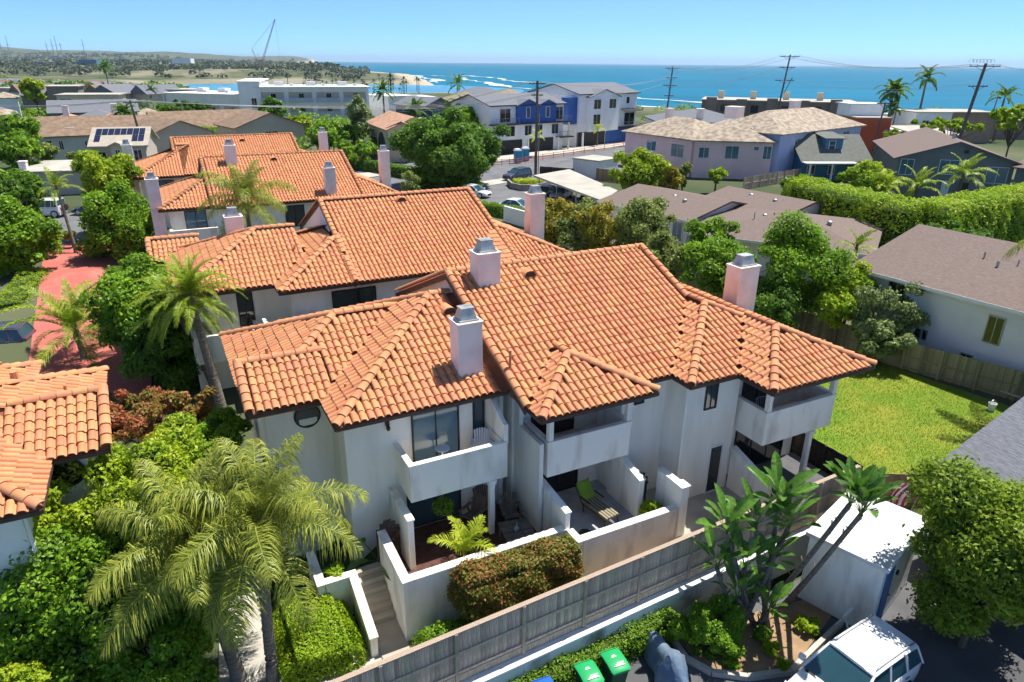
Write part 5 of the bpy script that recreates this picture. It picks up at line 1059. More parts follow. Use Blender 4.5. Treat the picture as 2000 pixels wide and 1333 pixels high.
house('brown gabled roof house right behind the farthest condo', GD(470, 318, 124), GD(600, 312, 132), 10, 0, 5.0, BEIG, BRTILE, 'gy', .36, [(.4, .6, 3., 4.2)], gl=GLASSD)
PV = mat('solar_panel', (.012, .018, .05), .25, .1, 3, spec=.6)
def solar(t, L, D, h, r):
    for k in range(8):
        a = .02+.12*k; q = MB()
        for rw in ((0, 1) if k in (0, 6, 7) else (1,)):
            y0_ = .6+rw*1.75; z = h+.42*y0_+.22; q.add([(a*L, y0_, z), ((a+.112)*L, y0_, z), ((a+.112)*L, y0_+1.65, z+.42*1.65), (a*L, y0_+1.65, z+.42*1.65)], [(0, 1, 2, 3)])
        q.build('solar_panel', PV, r)
    q = MB(); q.box(.38*L, .62*L, -1.2, -.003, 0, h+.1); q.build('entry_bay', BEIG, t); roof_part(t, 'gy', .24*L, 2.2, h+.1, .45, mat('cream_roof', (.44, .39, .32), .9, .08, 1), BEIG, .5, .15, .38*L, -1.2, 'bay_roof')
    win(t, (0, 0, 0), 'v', -1.2, .45*L, .55*L, 2.6, 4.6, WHITE, GLASSD, -1, 1, .08)
house('beige house with rooftop solar panels', GD(190, 335, 96), GD(292, 332, 98), 9, 0, 5.0, BEIG, mat('cream_roof', (.44, .39, .32), .9, .08, 1), 'gx', .42, [(.08, .24, 2.6, 4.2), (.76, .92, 2.6, 4.4)], gl=GLASSD, extra=solar)
house('pale flat roofed garage building by the left street', GD(42, 350, 86), GD(172, 350, 88), 10, 0, 2.9, BEIG, FLTR, 'hip', .12, [], chim=((.03, .1, 1, 4.0, .8),))
house('long slate blue roof house with skylights', GD(100, 235, 150), GD(270, 230, 158), 12, 0, 5.4, TEAL, SHGR, 'gx', .35, [(.1, .2, 3.4, 4.8), (.7, .8, 3.4, 4.8)], gl=GLASSD)
house('cream flat house above the slate blue roof', GD(118, 225, 178), GD(235, 220, 182), 10, 0, 7.6, CREAM, FLTR, 'flat', 0, [(.05, .25, 5.4, 6.8), (.75, .95, 5.4, 6.8)], gl=GLASSD)
house('taupe two storey house below the date palm', GD(100, 215, 205), GD(160, 215, 208), 12, 0, 8.6, TAUP, FLTR, 'flat', 0, [(.4, .6, 5.4, 7.)], gl=GLASSB)
house('taupe low wing left of the two storey house', GD(48, 215, 205), GD(102, 215, 208), 12, 0, 6.2, TAUP, SHGN, 'gx', .3, [])
for (x0, x1, y, d, D, ze, wm, rm, lb) in ((-20, 42, 260, 135, 10, 6.0, BEIG, SHTAN, 'tan roofed house at the far left edge'), (10, 75, 262, 128, 8, 4.8, BEIG, PKTILE, 'terracotta hip roof at the left edge above the brown roof'), (95, 175, 262, 132, 9, 4.8, BEIG, PKTILE, 'pink tiled roof with a grey chimney behind the brown roof'), (205, 262, 255, 140, 8, 4.8, BEIG, PKTILE, 'pink tiled roof right of the grey chimney'), (265, 325, 250, 160, 9, 4.2, BEIG, SHTAN, 'tan roofed house left of the trimmed hedge'), (-15, 35, 200, 185, 10, 6.5, OWHT, SHTAN, 'grey roofed house against the left picture edge'), (160, 235, 265, 142, 8, 5.0, TEAL, SHGR, 'small dark grey roof below the slate blue one')):
    house(lb, GD(x0, y, d), GD(x1, y, d+3), D, 0, ze, wm, rm, 'hip', .38, [(.3, .45, 2.8, 4.)], gl=GLASSD, chim=((.5, .3, 4, 7.6, 1.0),) if 'chimney' in lb else ())
# -- right background by the sea
def units(t, L, D, h, r):
    for k in range(5): q = MB(); q.box((.03+.2*k)*L, (.03+.2*k+.07)*L, -1.0, -.003, -1., h+.7-.3*(k % 2)); q.build('fin_wall', TAUP, t); win(t, (0, 0, 0), 'v', 0., (.13+.2*k)*L, (.18+.2*k)*L, h-2.6, h-.9, DARKFR, GLASSD, -1, 1, .06)
    for k in range(4): q = MB(); q.box((.1+.22*k)*L, (.1+.22*k)*L+1.3, D*.4, D*.4+1.3, h, h+1.9); q.build('chimney', CREAM, t)
house('long taupe seaside townhouse row with flat roofs', GD(1366, 245, 168), GD(1665, 262, 158), 14, 0, 8.3, TAUP, FLTR, 'flat', 0, extra=units, cat='building', name='townhouse_row', ov=.2)
house('orange red cube house near the sea', GD(1668, 268, 132), GD(1735, 268, 132), 9, 0, 7.0, ORRD, FLTR, 'flat', 0, [(.85, .95, 3, 5)], ov=.05, gl=GLASSB, extra=lambda t, L, D, h, r: roof_part(t, 'flat', L*1.1, D*.6, h+2.2, 0, WROOF, OWHT, .1, .2, -.4, D*.4, 'upper_roof') and wall(t, (0, 0, 0), (0, L, D*.4, D, h+.2, h+2.2), mt=OWHT))
house('white and grey flat roofed beach house right of the fan palm', GD(1780, 268, 140), GD(1850, 268, 140), 9, 0, 7.6, OWHT, FLTR, 'flat', 0, [(.2, .4, 4.6, 6.2), (.6, .8, 4.6, 6.)], gl=GLASSD, ov=.3)
house('teal grey beach house below the flat roofed one', GD(1795, 268, 126), GD(1870, 268, 127), 8, 0, 4.6, TEAL, FLTR, 'shed', .1, [(.2, .4, 1.6, 3.6)], gl=GLASSD)
house('pale low beach house between red cube and teal house', GD(1738, 268, 135), GD(1790, 268, 135), 8, 0, 4.4, BEIG, WROOF, 'flat', 0, [(.2, .45, 1.4, 3.), (.6, .8, 1.4, 3.)], gl=GLASSD)
house('brown seaside house behind the tall utility pole', GD(1850, 265, 160), GD(1935, 265, 160), 10, 0, 6.5, mat('tan_brick', (.36, .24, .17), .9, .1, 1), FLTR, 'flat', 0, [(.2, .35, 4, 5.4)], gl=GLASSD)
house('low tan building at the right sea edge', GD(1930, 262, 170), GD(2040, 262, 170), 10, 0, 4.2, MATS['tan_brick'], FLTR, 'flat', 0, [])
# -- carport, box shed, planter
t = thing('carport', 'flat white carport roof on thin posts over parked cars', 'carport', G(1042, 346, 2.4), 0); o_ = np.array(G(1042, 346, 2.4)); cs = [np.array(G(x, y, 2.4))-o_ for x, y in ((1042, 346), (1178, 397), (1206, 376), (1112, 334))]
m = MB(); m.hexa([tuple(c) for c in cs]+[tuple(c+np.array([0, 0, .22])) for c in cs]); m.build('roof', FLTR, t)
for a in (.1, .38, .66, .95):
    for (i, j) in ((0, 1), (3, 2)): p = cs[i]*(1-a)+cs[j]*a; m = MB(); m.tube([(p[0], p[1], -2.4), (p[0], p[1], 0)], .06, 6); m.build('post', METALG, t)
house('white flat topped box shed by the street', G(1118, 345, 0), G(1168, 352, 0), 5, 0, 2.6, WHITE, FLTR, 'flat', 0, [], ov=.08, cat='shed', name='box_shed', group=None)
t = thing('curved_planter', 'curved grey planter wall beside the carport', 'planter', G(1020, 368, 0), 0); m = MB(); o_ = G(1020, 368, 0)
pp = [G(x, y, 0)-o_ for x, y in ((992, 362), (1000, 370), (1020, 374), (1045, 373), (1075, 366), (1080, 362))]
for a, b in zip(pp[:-1], pp[1:]): m.bar(a+Vector((0, 0, .4)), b+Vector((0, 0, .4)), .25, .9)
m.build('wall', mat('grey_block', (.33, .32, .30), .9, .1, 1), t)
t = thing('lot_wall', 'low white wall of the parking lot behind the condo roof', 'wall', G(985, 432, 0), 0); o_ = G(985, 432, 0); m = MB(); m.bar((0, 0, .8), G(1190, 492, 0)-o_+Vector((0, 0, .8)), .25, 1.7); m.build('wall', OWHT, t)
# shed by the parking lot
t = thing('block_shed', 'white block shed with a slim blue door and flat white roof', 'shed', W(18.25, 12.6, -1.95), RZ+R(17))
m = MB(); m.box(0, 3.7, -2.5, 0, 0, 2.75); m.build('wall', STUCCO2, t, bevel=.02); m = MB(); m.box(-.12, 3.85, -2.63, .12, 2.752, 2.9); m.build('roof', WROOF, t, bevel=.02)
m = MB(); m.box(.3, 1.0, -2.55, -2.49, .12, 2.5); b = m.build('door', mat('blue_door', (.06, .16, .36), .6, .08, 2), t); m = MB(); m.lathe([(.03, 0), (.03, .05)], 8, (.93, -2.58, 1.2)); m.build('door_knob', METALG, b)
m = MB(); m.box(1.5, 1.62, -2.58, -2.503, 1.7, 1.86); m.build('wall_lamp', DARKFR, t)
# ================================================================== vehicles
TYRE = mat('tyre', (.02, .02, .02), .85, .1, 5); RIM = mat('rim', (.45, .46, .47), .35, .1, 5, metal=.8); BLK = mat('black_plastic', (.02, .02, .022), .5, .1, 5); LAMPM = mat('lamp_glass', (.75, .78, .8), .1, .05, 5, spec=.8); TAIL = mat('tail_lamp', (.45, .02, .02), .2, .1, 5); CGL = glassmat('car_glass', (.03, .09, .11), .04)
def loft(m, rings, mi=0, cap=True):
    n = len(rings[0]); vs = [p for r_ in rings for p in r_]; fs = [(i*n+j, i*n+(j+1) % n, (i+1)*n+(j+1) % n, (i+1)*n+j) for i in range(len(rings)-1) for j in range(n)]
    if cap: fs += [tuple(range(n-1, -1, -1)), tuple(range((len(rings)-1)*n, len(rings)*n))]
    return m.add(vs, fs, mi)
def paint(name, col):
    m = mat(name, col, .25, .02, 2, spec=.6); m.node_tree.nodes['Principled BSDF'].inputs['Coat Weight'].default_value = .6; return m
def car(label, loc, rz, col, L=4.7, Wd=1.88, Ht=1.7, kind='suv', cat='car', name='car', group='parked cars'):
    t = thing(name, label, cat, loc, rz, group); pm = paint('paint_'+'_'.join('%d' % int(c*100) for c in col), col); k = L/4.7; b = Ht*.62; hw = Wd/2
    st = [(-2.35, .80, .62), (-2.28, .90, .96), (-2.0, .97, 1.0), (-1.0, 1., .985), (0., 1., .97), (.85, .99, .955), (1.3, .97, .92), (1.9, .93, .84), (2.2, .86, .76), (2.35, .74, .60)]
    if kind == 'sedan': st = [(-2.35, .78, .58), (-2.28, .88, .88), (-1.6, .96, .95), (-1., 1., .96), (0., 1., .95), (.85, .99, .93), (1.3, .97, .88), (1.9, .93, .80), (2.2, .86, .72), (2.35, .74, .58)]
    if kind == 'jeep': st = [(-2.0, .95, .98), (-1.95, 1., 1.0), (-1, 1., 1.), (0, 1., 1.), (.7, 1., 1.), (.75, .88, .98), (1.5, .86, .95), (2.1, .84, .92), (2.15, .82, .9)]
    rings = []
    for (x, w_, tz) in st:
        q = hw*w_; z = b*tz
        half = [(q*.86, .26), (q*.97, .40), (q, .62 if z > .7 else z*.8), (q*.985, z*.86), (q*.93, z*.965), (q*.72, z+.02), (q*.3, z+.04)]
        rings.append([(x*k, y, zz) for y, zz in half]+[(x*k, -y, zz) for y, zz in reversed(half)])
    m = MB(); loft(m, rings); body = m.build('body', pm, t, smooth=True)
    if kind == 'jeep': B0, B1_, T0, T1 = -1.95, .75, -1.9, .45
    elif kind == 'sedan': B0, B1_, T0, T1 = -1.9, 1.05, -1.1, .1
    else: B0, B1_, T0, T1 = -2.2, 1.1, -1.95, .15
    zb, zt, wb, wt = b*.95, Ht-.09, hw*.92, hw*(.74 if kind != 'jeep' else .86)
    m = MB(); m.hexa([(B0*k, -wb, zb), (B1_*k, -wb, zb), (B1_*k, wb, zb), (B0*k, wb, zb), (T0*k, -wt, zt), (T1*k, -wt, zt), (T1*k, wt, zt), (T0*k, wt, zt)]); m.build('windows', CGL, t)
    m = MB(); e = .05
    rr_ = []
    for i in range(9):
        s_ = i/8; x = (T0-.05+(T1-T0+.12)*s_)*k; dz = -.05*(2*s_-1)**4; rr_.append([(x, y*(wt+e), zt-.01+dz+zz) for y, zz in ((1, 0), (1.0, .035), (.9, .075), (.5, .1), (-.5, .1), (-.9, .075), (-1.0, .035), (-1, 0))])
    loft(m, rr_); m.build('roof_panel', pm, t, smooth=True)
    m = MB()
    for sy in (-1, 1):
        for (xb, xt, w_) in ((B1_, T1, .07), (B0, T0, .14), (-.55, -.6, .06), (B0+.75, T0+.55, .09)):
            m.bar((xb*k, sy*(wb+.005), zb), (xt*k, sy*(wt+.01), zt), w_, .05)
    m.build('pillars', pm, t)
    for sx in (-1.45, 1.42):
        for sy in (-1, 1):
            q = MB(); R_ = .35 if kind != 'jeep' else .42; pr = [(.0, -.11), (R_*.72, -.115), (R_*.95, -.1), (R_, -.06), (R_, .06), (R_*.95, .1), (R_*.72, .115), (0, .11)]
            q.lathe(pr, 18); q.v = [(x, z, y) for x, y, z in q.v]; q.f = [f[::-1] for f in q.f]
            o = q.build('wheel', TYRE, t, smooth=True); o.location = (sx*k, sy*(hw-.09), R_)
            q = MB(); q.lathe([(0, -.02), (R_*.66, -.02), (R_*.66, .02), (R_*.2, .03)], 14); q.v = [(x, sy*z, y) for x, y, z in q.v]; r_ = q.build('rim', RIM, o); r_.location = (0, sy*.112, 0)
    for sy in (-1, 1):
        q = MB(); q.hexa([(2.05*k, sy*hw*.5, b*.62), (2.3*k, sy*hw*.52, b*.60), (2.12*k, sy*hw*.88, b*.60), (1.9*k, sy*hw*.9, b*.64), (2.02*k, sy*hw*.5, b*.80), (2.2*k, sy*hw*.52, b*.73), (2.08*k, sy*hw*.9, b*.72), (1.82*k, sy*hw*.94, b*.82)]); q.build('headlight', LAMPM, t)
        q = MB(); q.box(-2.33*k, -2.2*k, sy*hw*.78-.08, sy*hw*.78+.08, b*.62, b*.9); q.build('tail_light', TAIL, t)
        q = MB(); y0_ = sy*(hw+.02); q.hexa([(.82*k, y0_, b*.98), (.98*k, y0_, b*.98), (.98*k, y0_+sy*.2, b*.98), (.84*k, y0_+sy*.22, b*.98), (.82*k, y0_, b*1.14), (.96*k, y0_, b*1.14), (.95*k, y0_+sy*.2, b*1.14), (.84*k, y0_+sy*.22, b*1.12)]); q.build('mirror', pm, t, bevel=.03)
        if kind == 'suv': q = MB(); q.bar((T0*k+.1, sy*wt*.93, zt+.12), (T1*k-.15, sy*wt*.93, zt+.12), .04, .04); q.build('roof_rail', RIM, t)
        for x in (-.35, -1.35): q = MB(); q.box(x*k-.1, x*k+.1, sy*(hw-.005)-.015, sy*(hw-.005)+.015, b*.82, b*.85); q.build('door_handle', RIM, t)
    q = MB(); q.box(2.24*k, 2.36*k, -hw*.45, hw*.45, b*.36, b*.6); q.build('grille', BLK, t); q = MB(); q.box(1.02*k, 1.16*k, -hw*.8, hw*.8, b*.945, b*.965); q.build('wiper_cowl', BLK, t)
    if kind == 'jeep': q = MB(); q.lathe([(0, -.12), (.36, -.1), (.38, 0), (.36, .1), (0, .12)], 16); q.v = [(z, x, y) for x, y, z in q.v]; o = q.build('spare_wheel', TYRE, t); o.location = (-2.12, 0, 1.0)
    return t
ra, rb, rc, rd_ = [G(x, y, -.32) for x, y in ((1638, 1256), (1708, 1216), (1707, 1306), (1767, 1258))]
hd = (ra-rb)+(rc-rd_); hd.z = 0; hd.normalize(); cc = (ra+rb+rc+rd_)/4; cc = cc+hd*.85; cc.z = -2.0
car('white SUV parked beside the block shed', cc, math.atan2(hd.y, hd.x), (.80, .81, .83), 4.75, 1.92, 1.74)
p = G(103, 424, 0); car('white boxy off-road car on the left street', (p.x-.6, p.y, .04), math.pi*1.02+R(2), (.72, .72, .72), 4.2, 1.85, 1.95, 'jeep')
p = G(160, 420, 0); car('black car behind the palm trunk on the left street', (p.x+1.4, p.y+.3, .04), R(182), (.02, .025, .03), 4.6, 1.8, 1.45, 'sedan')
p = G(1010, 352, 0); car('dark purple grey SUV on the middle street', (p.x, p.y, .06), R(222), (.06, .055, .085), 4.6, 1.85, 1.7)
p = G(1066, 386, 0); car('silver car under the carport, left one', (p.x, p.y, .06), R(245), (.45, .46, .48), 4.5, 1.8, 1.45, 'sedan')
p = G(1096, 390, 0); car('grey car under the carport, next to the silver one', (p.x, p.y, .06), R(245), (.38, .38, .40), 4.5, 1.85, 1.6)
p = G(1148, 402, 0); car('dark car in the carport shade, right end', (p.x, p.y, .06), R(245), (.05, .05, .06), 4.5, 1.8, 1.5, 'sedan')
p = G(1012, 415, 0); car('white car behind the clipped green hedge', (p.x, p.y, .06), R(330), (.75, .77, .8), 4.6, 1.85, 1.5, 'sedan')
p = G(960, 388, 0); car('white car partly hidden behind the pink chimney', (p.x-2.2, p.y+1, .06), R(330), (.7, .72, .75), 4.5, 1.8, 1.5, 'sedan')
p = G(5, 690, -.9); car('dark car at the left edge beside the red driveway', (p.x-.6, p.y, -.75), R(195), (.06, .06, .09), 4.7, 1.9, 1.6)
# covered motorcycle
t = thing('covered_motorcycle', 'motorcycle under a blue grey cover on the parking lot', 'motorcycle', G(1300, 1318, -2.0), math.atan2(*(lambda a: (a.y, a.x))(G(1330, 1345, -1.3)-G(1272, 1255, -1.3))))
m = MB(); rings = []
for (x, hz, wz_) in ((-1.15, .35, .1), (-1.1, .72, .2), (-.8, .92, .3), (-.45, .88, .32), (-.1, .92, .34), (.1, 1.12, .42), (.3, 1.22, .5), (.5, 1.1, .42), (.8, .8, .3), (1.08, .62, .2), (1.15, .3, .1)):
    ring_ = []
    for j in range(14):
        a = math.pi*j/13; fl = 1+.12*math.sin(j*2.3+x*5); ring_.append((x+.03*math.sin(j*3+x*7), math.cos(a)*wz_*fl*(1.0 if math.sin(a) > .3 else 1.15), .06+abs(math.sin(a))**.7*hz))
    rings.append(ring_)
loft(m, rings); m.build('cover', mat('cover_fabric', (.10, .165, .25), .6, .15, 2, bump=.5, bscale=6, col2=(.17, .22, .29)), t, smooth=True)
for x in (-.75, .78): q = MB(); q.lathe([(0, -.06), (.27, -.06), (.29, 0), (.27, .06), (0, .06)], 14); q.v = [(a, c_, b) for a, b, c_ in q.v]; o = q.build('wheel', TYRE, t); o.location = (x, 0, .29)
# wheelie bins
def bin_(label, c, rz, body, lid, marks=True):
    t = thing('wheelie_bin', label, 'bin', c, rz, 'wheelie bins by the hedge'); m = MB()
    m.hexa([(-.24, -.28, .06), (.24, -.28, .06), (.24, .26, .12), (-.24, .26, .12), (-.3, -.4, .98), (.3, -.4, .98), (.3, .34, .98), (-.3, .34, .98)]); m.build('body', body, t, bevel=.03)
    m = MB(); rg = []
    for (y, s_, z) in ((-.46, .86, 1.0), (-.40, 1, 1.04), (-.1, 1, 1.08), (.2, 1, 1.07), (.36, 1, 1.04)): rg.append([(x*s_*.32, y, z+zz) for x, zz in ((1, -.05), (1, .0), (.8, .03), (-.8, .03), (-1, 0), (-1, -.05))])
    loft(m, rg); l_ = m.build('lid', lid, t, smooth=True)
    m = MB(); m.tube([(-.28, .44, 1.0), (.28, .44, 1.0)], .02, 6); m.build('handle', lid, t)
    for s_ in (-1, 1):
        q = MB(); q.lathe([(0, -.03), (.12, -.03), (.12, .03), (0, .03)], 12); q.v = [(z, x, y) for x, y, z in q.v]; o = q.build('wheel', TYRE, t); o.location = (s_*.27, .3, .12)
    if marks:
        for (x0, x1, y0, y1) in ((-.08, .08, .05, .09), (-.05, .05, .10, .13), (-.18, .2, -.30, -.27), (-.1, .16, -.25, -.22), (-.04, .2, -.2, -.17)): q = MB(); q.box(x0, x1, y0, y1, 1.105, 1.114); q.build('marking', WHITE, l_)
GB = mat('green_plastic_dark', (.012, .07, .04), .5, .05, 2); GLi = mat('green_plastic', (.015, .36, .11), .45, .05, 2); BBp = mat('blue_plastic', (.02, .12, .42), .45, .05, 2)
for (x, y, lb, a, b_) in ((1150, 1312, 'green lidded wheelie bin, the middle one of three', GB, GLi), (1201, 1288, 'green lidded wheelie bin nearest the covered motorcycle', GB, GLi), (1066, 1346, 'blue lidded wheelie bin left of the green ones', mat('blue_plastic_dark', (.02, .06, .2), .5, .05, 2), BBp)):
    q = G(x, y, -.93); bin_(lb, (q.x, q.y, -2.0), RZ-R(6), a, b_, 'green' in lb)
# sawhorse, bucket
t = thing('sawhorse', 'white A-frame sawhorse leaning by the block shed wall', 'sawhorse', G(1655, 1222, -1.95), R(40)); m = MB(); m.bar((-.5, 0, .7), (.5, 0, .7), .09, .09); m.build('beam', WHITE, t)
for sx in (-.42, .42):
    for sy in (-1, 1): m = MB(); m.bar((sx, 0, .68), (sx, sy*.28, 0), .08, .04); m.build('leg', WHITE, t)
t = thing('bucket', 'white bucket standing on the lawn', 'bucket', G(1935, 802, -.68), 0); m = MB(); m.lathe([(.15, 0), (.2, .42), (.17, .42), (.13, .05)], 16); m.build('pail', WHITE, t, smooth=True); m = MB(); m.tube([(.19*math.cos(a_), 0, .4+.2*math.sin(a_)) for a_ in np.linspace(0, math.pi, 9)], .012, 5); m.build('handle', METALG, t)
# flag on the tan fence
t = thing('flag', 'red and white striped flag on a pole above the shed', 'flag', tuple(G(1768, 1006, .25)), R(-6), sc=1.35); m = MB(); m.tube([(0, 0, -.6), (.25, 0, .9), (.42, 0, 1.6)], .02, 6); m.build('flagpole', METALG, t)
def cloth(a0, a1, b0, b1):
    m = MB(); N = 8; V = []
    for i in range(N+1):
        s_ = b0+(b1-b0)*i/N
        for c_ in (a0, a1): V.append((.38-c_*.75-.28*s_-.12*math.sin(s_*3), .06*math.sin(c_*9+s_*4)+.05*math.sin(c_*17), 1.42-c_*.55-s_*.95))
    m.add(V, [(2*i, 2*i+1, 2*i+3, 2*i+2) for i in range(N)]); return m
FR = mat('flag_red', (.42, .03, .06), .8, .05, 3); FW = mat('flag_white', (.75, .68, .70), .8, .05, 3); FBl = mat('flag_blue', (.03, .05, .2), .8, .05, 3)
for k in range(13): cloth(k/13*.9, (k+1)/13*.9, .42 if k < 7 else 0., 1.0).build('stripe', FR if k % 2 == 0 else FW, t)
cloth(0, 7/13*.9, 0, .42).build('canton', FBl, t)
# signs on the fence
def sign(label, c, rz, w_, h_, lines, band=None):
    t = thing('sign', label, 'sign', c, rz); m = MB(); m.box(-w_/2, w_/2, -.008, .008, 0, h_); m.build('plate', WHITE, t)
    if band: m = MB(); m.box(-w_/2+.01, w_/2-.01, -.0125, -.0085, h_*.68, h_-.01); m.build('band', band, t)
    for (tx, z, sz) in lines:
        cu = bpy.data.curves.new('lettering', 'FONT'); cu.body = tx; cu.size = sz; cu.align_x = 'CENTER'; cu.extrude = .001; cu.materials.append(BLK); tmp = bpy.data.objects.new('tmp', cu); COL.objects.link(tmp); bpy.context.view_layer.update(); lm = bpy.data.meshes.new_from_object(tmp.evaluated_get(bpy.context.evaluated_depsgraph_get())); bpy.data.objects.remove(tmp); o = link('lettering', lm, t); o.rotation_euler = (R(90), 0, 0); o.location = (0, -.0105, z)
    return t
fd = (FB-FA).normalized(); fr_ = math.atan2(fd.y, fd.x); fn = Vector((fd.y, -fd.x, 0))
def onfence(px, z):
    d = ray(px[0], px[1]); n = np.array(fn); o_ = np.array(FA)+n*.16; k = ((o_-CAM)@n)/(d@n); return Vector(CAM+d*k)
q = onfence((1183, 1236), 0); sign('small white speed limit sign low on the board fence', q, fr_, .30, .44, (('SPEED', .33, .085), ('LIMIT', .235, .085), ('5', .13, .095), ('MPH', .03, .085)))
q = onfence((979, 1318), 0); sign('small red and white notice at the foot of the board fence', q, fr_, .34, .22, (), mat('sign_red', (.5, .06, .06), .6, .05, 3))
# ================================================================== patio furniture
CHW = mat('grey_teak', (.20, .155, .125), .85, .15, 5, rnd=.15); WPL = mat('white_resin', (.80, .82, .84), .5, .03, 3)
def adirondack(label, c, rz, mt, seat=.32, group='garden chairs'):
    t = thing('garden_chair', label, 'chair', c, rz, group)
    for k in range(5): m = MB(); y = -.28+.12*k; m.bar((-.27, y, seat+.06-.03*k), (.27, y, seat+.06-.03*k), .1, .022); m.build('seat_slat', mt, t)
    for k in range(7):
        x = -.25+.083*k; h = .62-.9*x*x*1.6; m = MB(); m.bar((x*.85, .22, seat-.04), (x*1.12, .22+.30, seat+h), .07, .02, up=(0, 1, 0)); m.build('back_slat', mt, t)
    for s_ in (-1, 1):
        m = MB(); m.bar((s_*.34, -.36, seat+.24), (s_*.34, .38, seat+.22), .12, .025); m.build('arm', mt, t)
        m = MB(); m.bar((s_*.3, -.32, 0), (s_*.3, -.32, seat+.23), .07, .05); m.build('leg', mt, t); m = MB(); m.bar((s_*.3, .42, 0), (s_*.3, .1, seat+.2), .07, .05); m.build('leg', mt, t)
        m = MB(); m.bar((s_*.27, -.34, seat), (s_*.27, .42, .1 if seat < .4 else seat-.15), .04, .09); m.build('side_rail', mt, t)
    return t
adirondack('tall grey wooden bar chair beside the white patio post', W(8.25, 19.1, 0), RZ-R(60), CHW, .62); adirondack('grey wooden slat back chair behind the patio table', W(9.75, 18.9, 0), RZ-R(12), CHW, .34)
adirondack('grey wooden chair in the shade beside the sliding door', W(8.95, 19.55, 0), RZ-R(5), CHW, .5); adirondack('white slatted chair on the upper left balcony', W(8.75, 19.35, 2.72), RZ-R(28), WPL, .4)
t = thing('patio_table', 'low slatted wooden table behind the red leaved hedge', 'table', W(9.35, 17.65, 0), RZ-R(10))
for k in range(12): m = MB(); m.box(-.55, .55, -.6+.1*k, -.6+.1*k+.085, .56, .59); m.build('slat', CHW, t)
for sx in (-.48, .48):
    for sy in (-.52, .52): m = MB(); m.box(sx-.04, sx+.04, sy-.04, sy+.04, 0, .56); m.build('leg', CHW, t)
t = thing('glass_vase', 'pale green glass bottle vase on the slatted table', 'vase', W(9.3, 17.6, .592), 0); m = MB(); m.lathe([(.07, 0), (.11, .08), (.10, .16), (.03, .22), (.025, .34), (.035, .36)], 14); m.build('vase', mat('green_glass', (.25, .38, .34), .1, .05, 3, spec=.8), t, smooth=True)
t = thing('lounge_chair', 'reclining lounge chair with striped cushion and lime headrest', 'chair', W(12.85, 17.95, 0), RZ+R(8)); ST1 = mat('cushion_tan', (.36, .31, .20), .9, .08, 4); ST2 = mat('cushion_brown', (.11, .095, .07), .9, .08, 4); LIMEF = mat('lime_fabric', (.22, .36, .04), .85, .06, 4)
for k in range(9):
    x = -.3+.0667*k; m = MB(); m.hexa([(x, -1.0, .34), (x+.066, -1., .34), (x+.066, .35, .36), (x, .35, .36), (x, -1., .43), (x+.066, -1., .43), (x+.066, .35, .46), (x, .35, .46)]); m.build('cushion_stripe', ST1 if k % 2 == 0 else ST2, t)
m = MB(); m.hexa([(-.31, .36, .37), (.31, .36, .37), (.31, .85, .95), (-.31, .85, .95), (-.31, .28, .46), (.31, .28, .46), (.31, .75, 1.02), (-.31, .75, 1.02)]); m.build('headrest', LIMEF, t, bevel=.05)
for s_ in (-1, 1):
    m = MB(); m.tube([(s_*.34, -1.02, .33), (s_*.34, .36, .35), (s_*.34, .86, .98)], .02, 6); m.build('frame', DARKFR, t)
    for y in (-.9, .3): m = MB(); m.tube([(s_*.34, y, .34), (s_*.34, y-.06, 0)], .02, 6); m.build('leg', DARKFR, t)
    m = MB(); m.bar((s_*.36, -.1, .6), (s_*.36, .45, .6), .06, .03); m.build('arm', DARKFR, t)
t = thing('side_table', 'small dark round side table by the lounge chair', 'table', W(11.55, 16.6, 0), 0); m = MB(); m.lathe([(.2, .42), (.22, .44), (.2, .46)], 14); m.build('top', DARKFR, t); m = MB(); m.lathe([(.15, 0), (.03, .06), (.025, .42)], 10); m.build('pedestal', DARKFR, t)
m = MB(); t = thing('balcony_table', 'small round white table seen by the balcony door', 'table', W(7.35, 19.6, 2.72), 0); m.lathe([(.25, .68), (.27, .7), (.25, .72)], 16); m.build('top', WPL, t); m = MB(); m.lathe([(.18, 0), (.03, .05), (.03, .68)], 10); m.build('pedestal', WPL, t)
t = thing('wire_chair', 'pale wire chair on the right hand balcony', 'chair', W(19.75, 16.7, 2.7), RZ)
for k in range(8): m = MB(); a_ = R(-70+20*k); m.tube([(.28*math.sin(a_), .28*math.cos(a_)*.6, .45), (.34*math.sin(a_), .34*math.cos(a_)*.6+.1, 1.15)], .012, 5); m.build('back_wire', METALG, t)
m = MB(); m.tube([(.34*math.sin(R(a_)), .34*math.cos(R(a_))*.6+.1, 1.15) for a_ in range(-70, 80, 20)], .016, 5); m.build('top_rail', METALG, t); m = MB(); m.lathe([(.3, .42), (.3, .45)], 12); m.build('seat', METALG, t)
for (sx, sy) in ((-.2, -.2), (.2, -.2), (-.2, .2), (.2, .2)): m = MB(); m.tube([(sx, sy, 0), (sx, sy, .42)], .015, 5); m.build('leg', METALG, t)
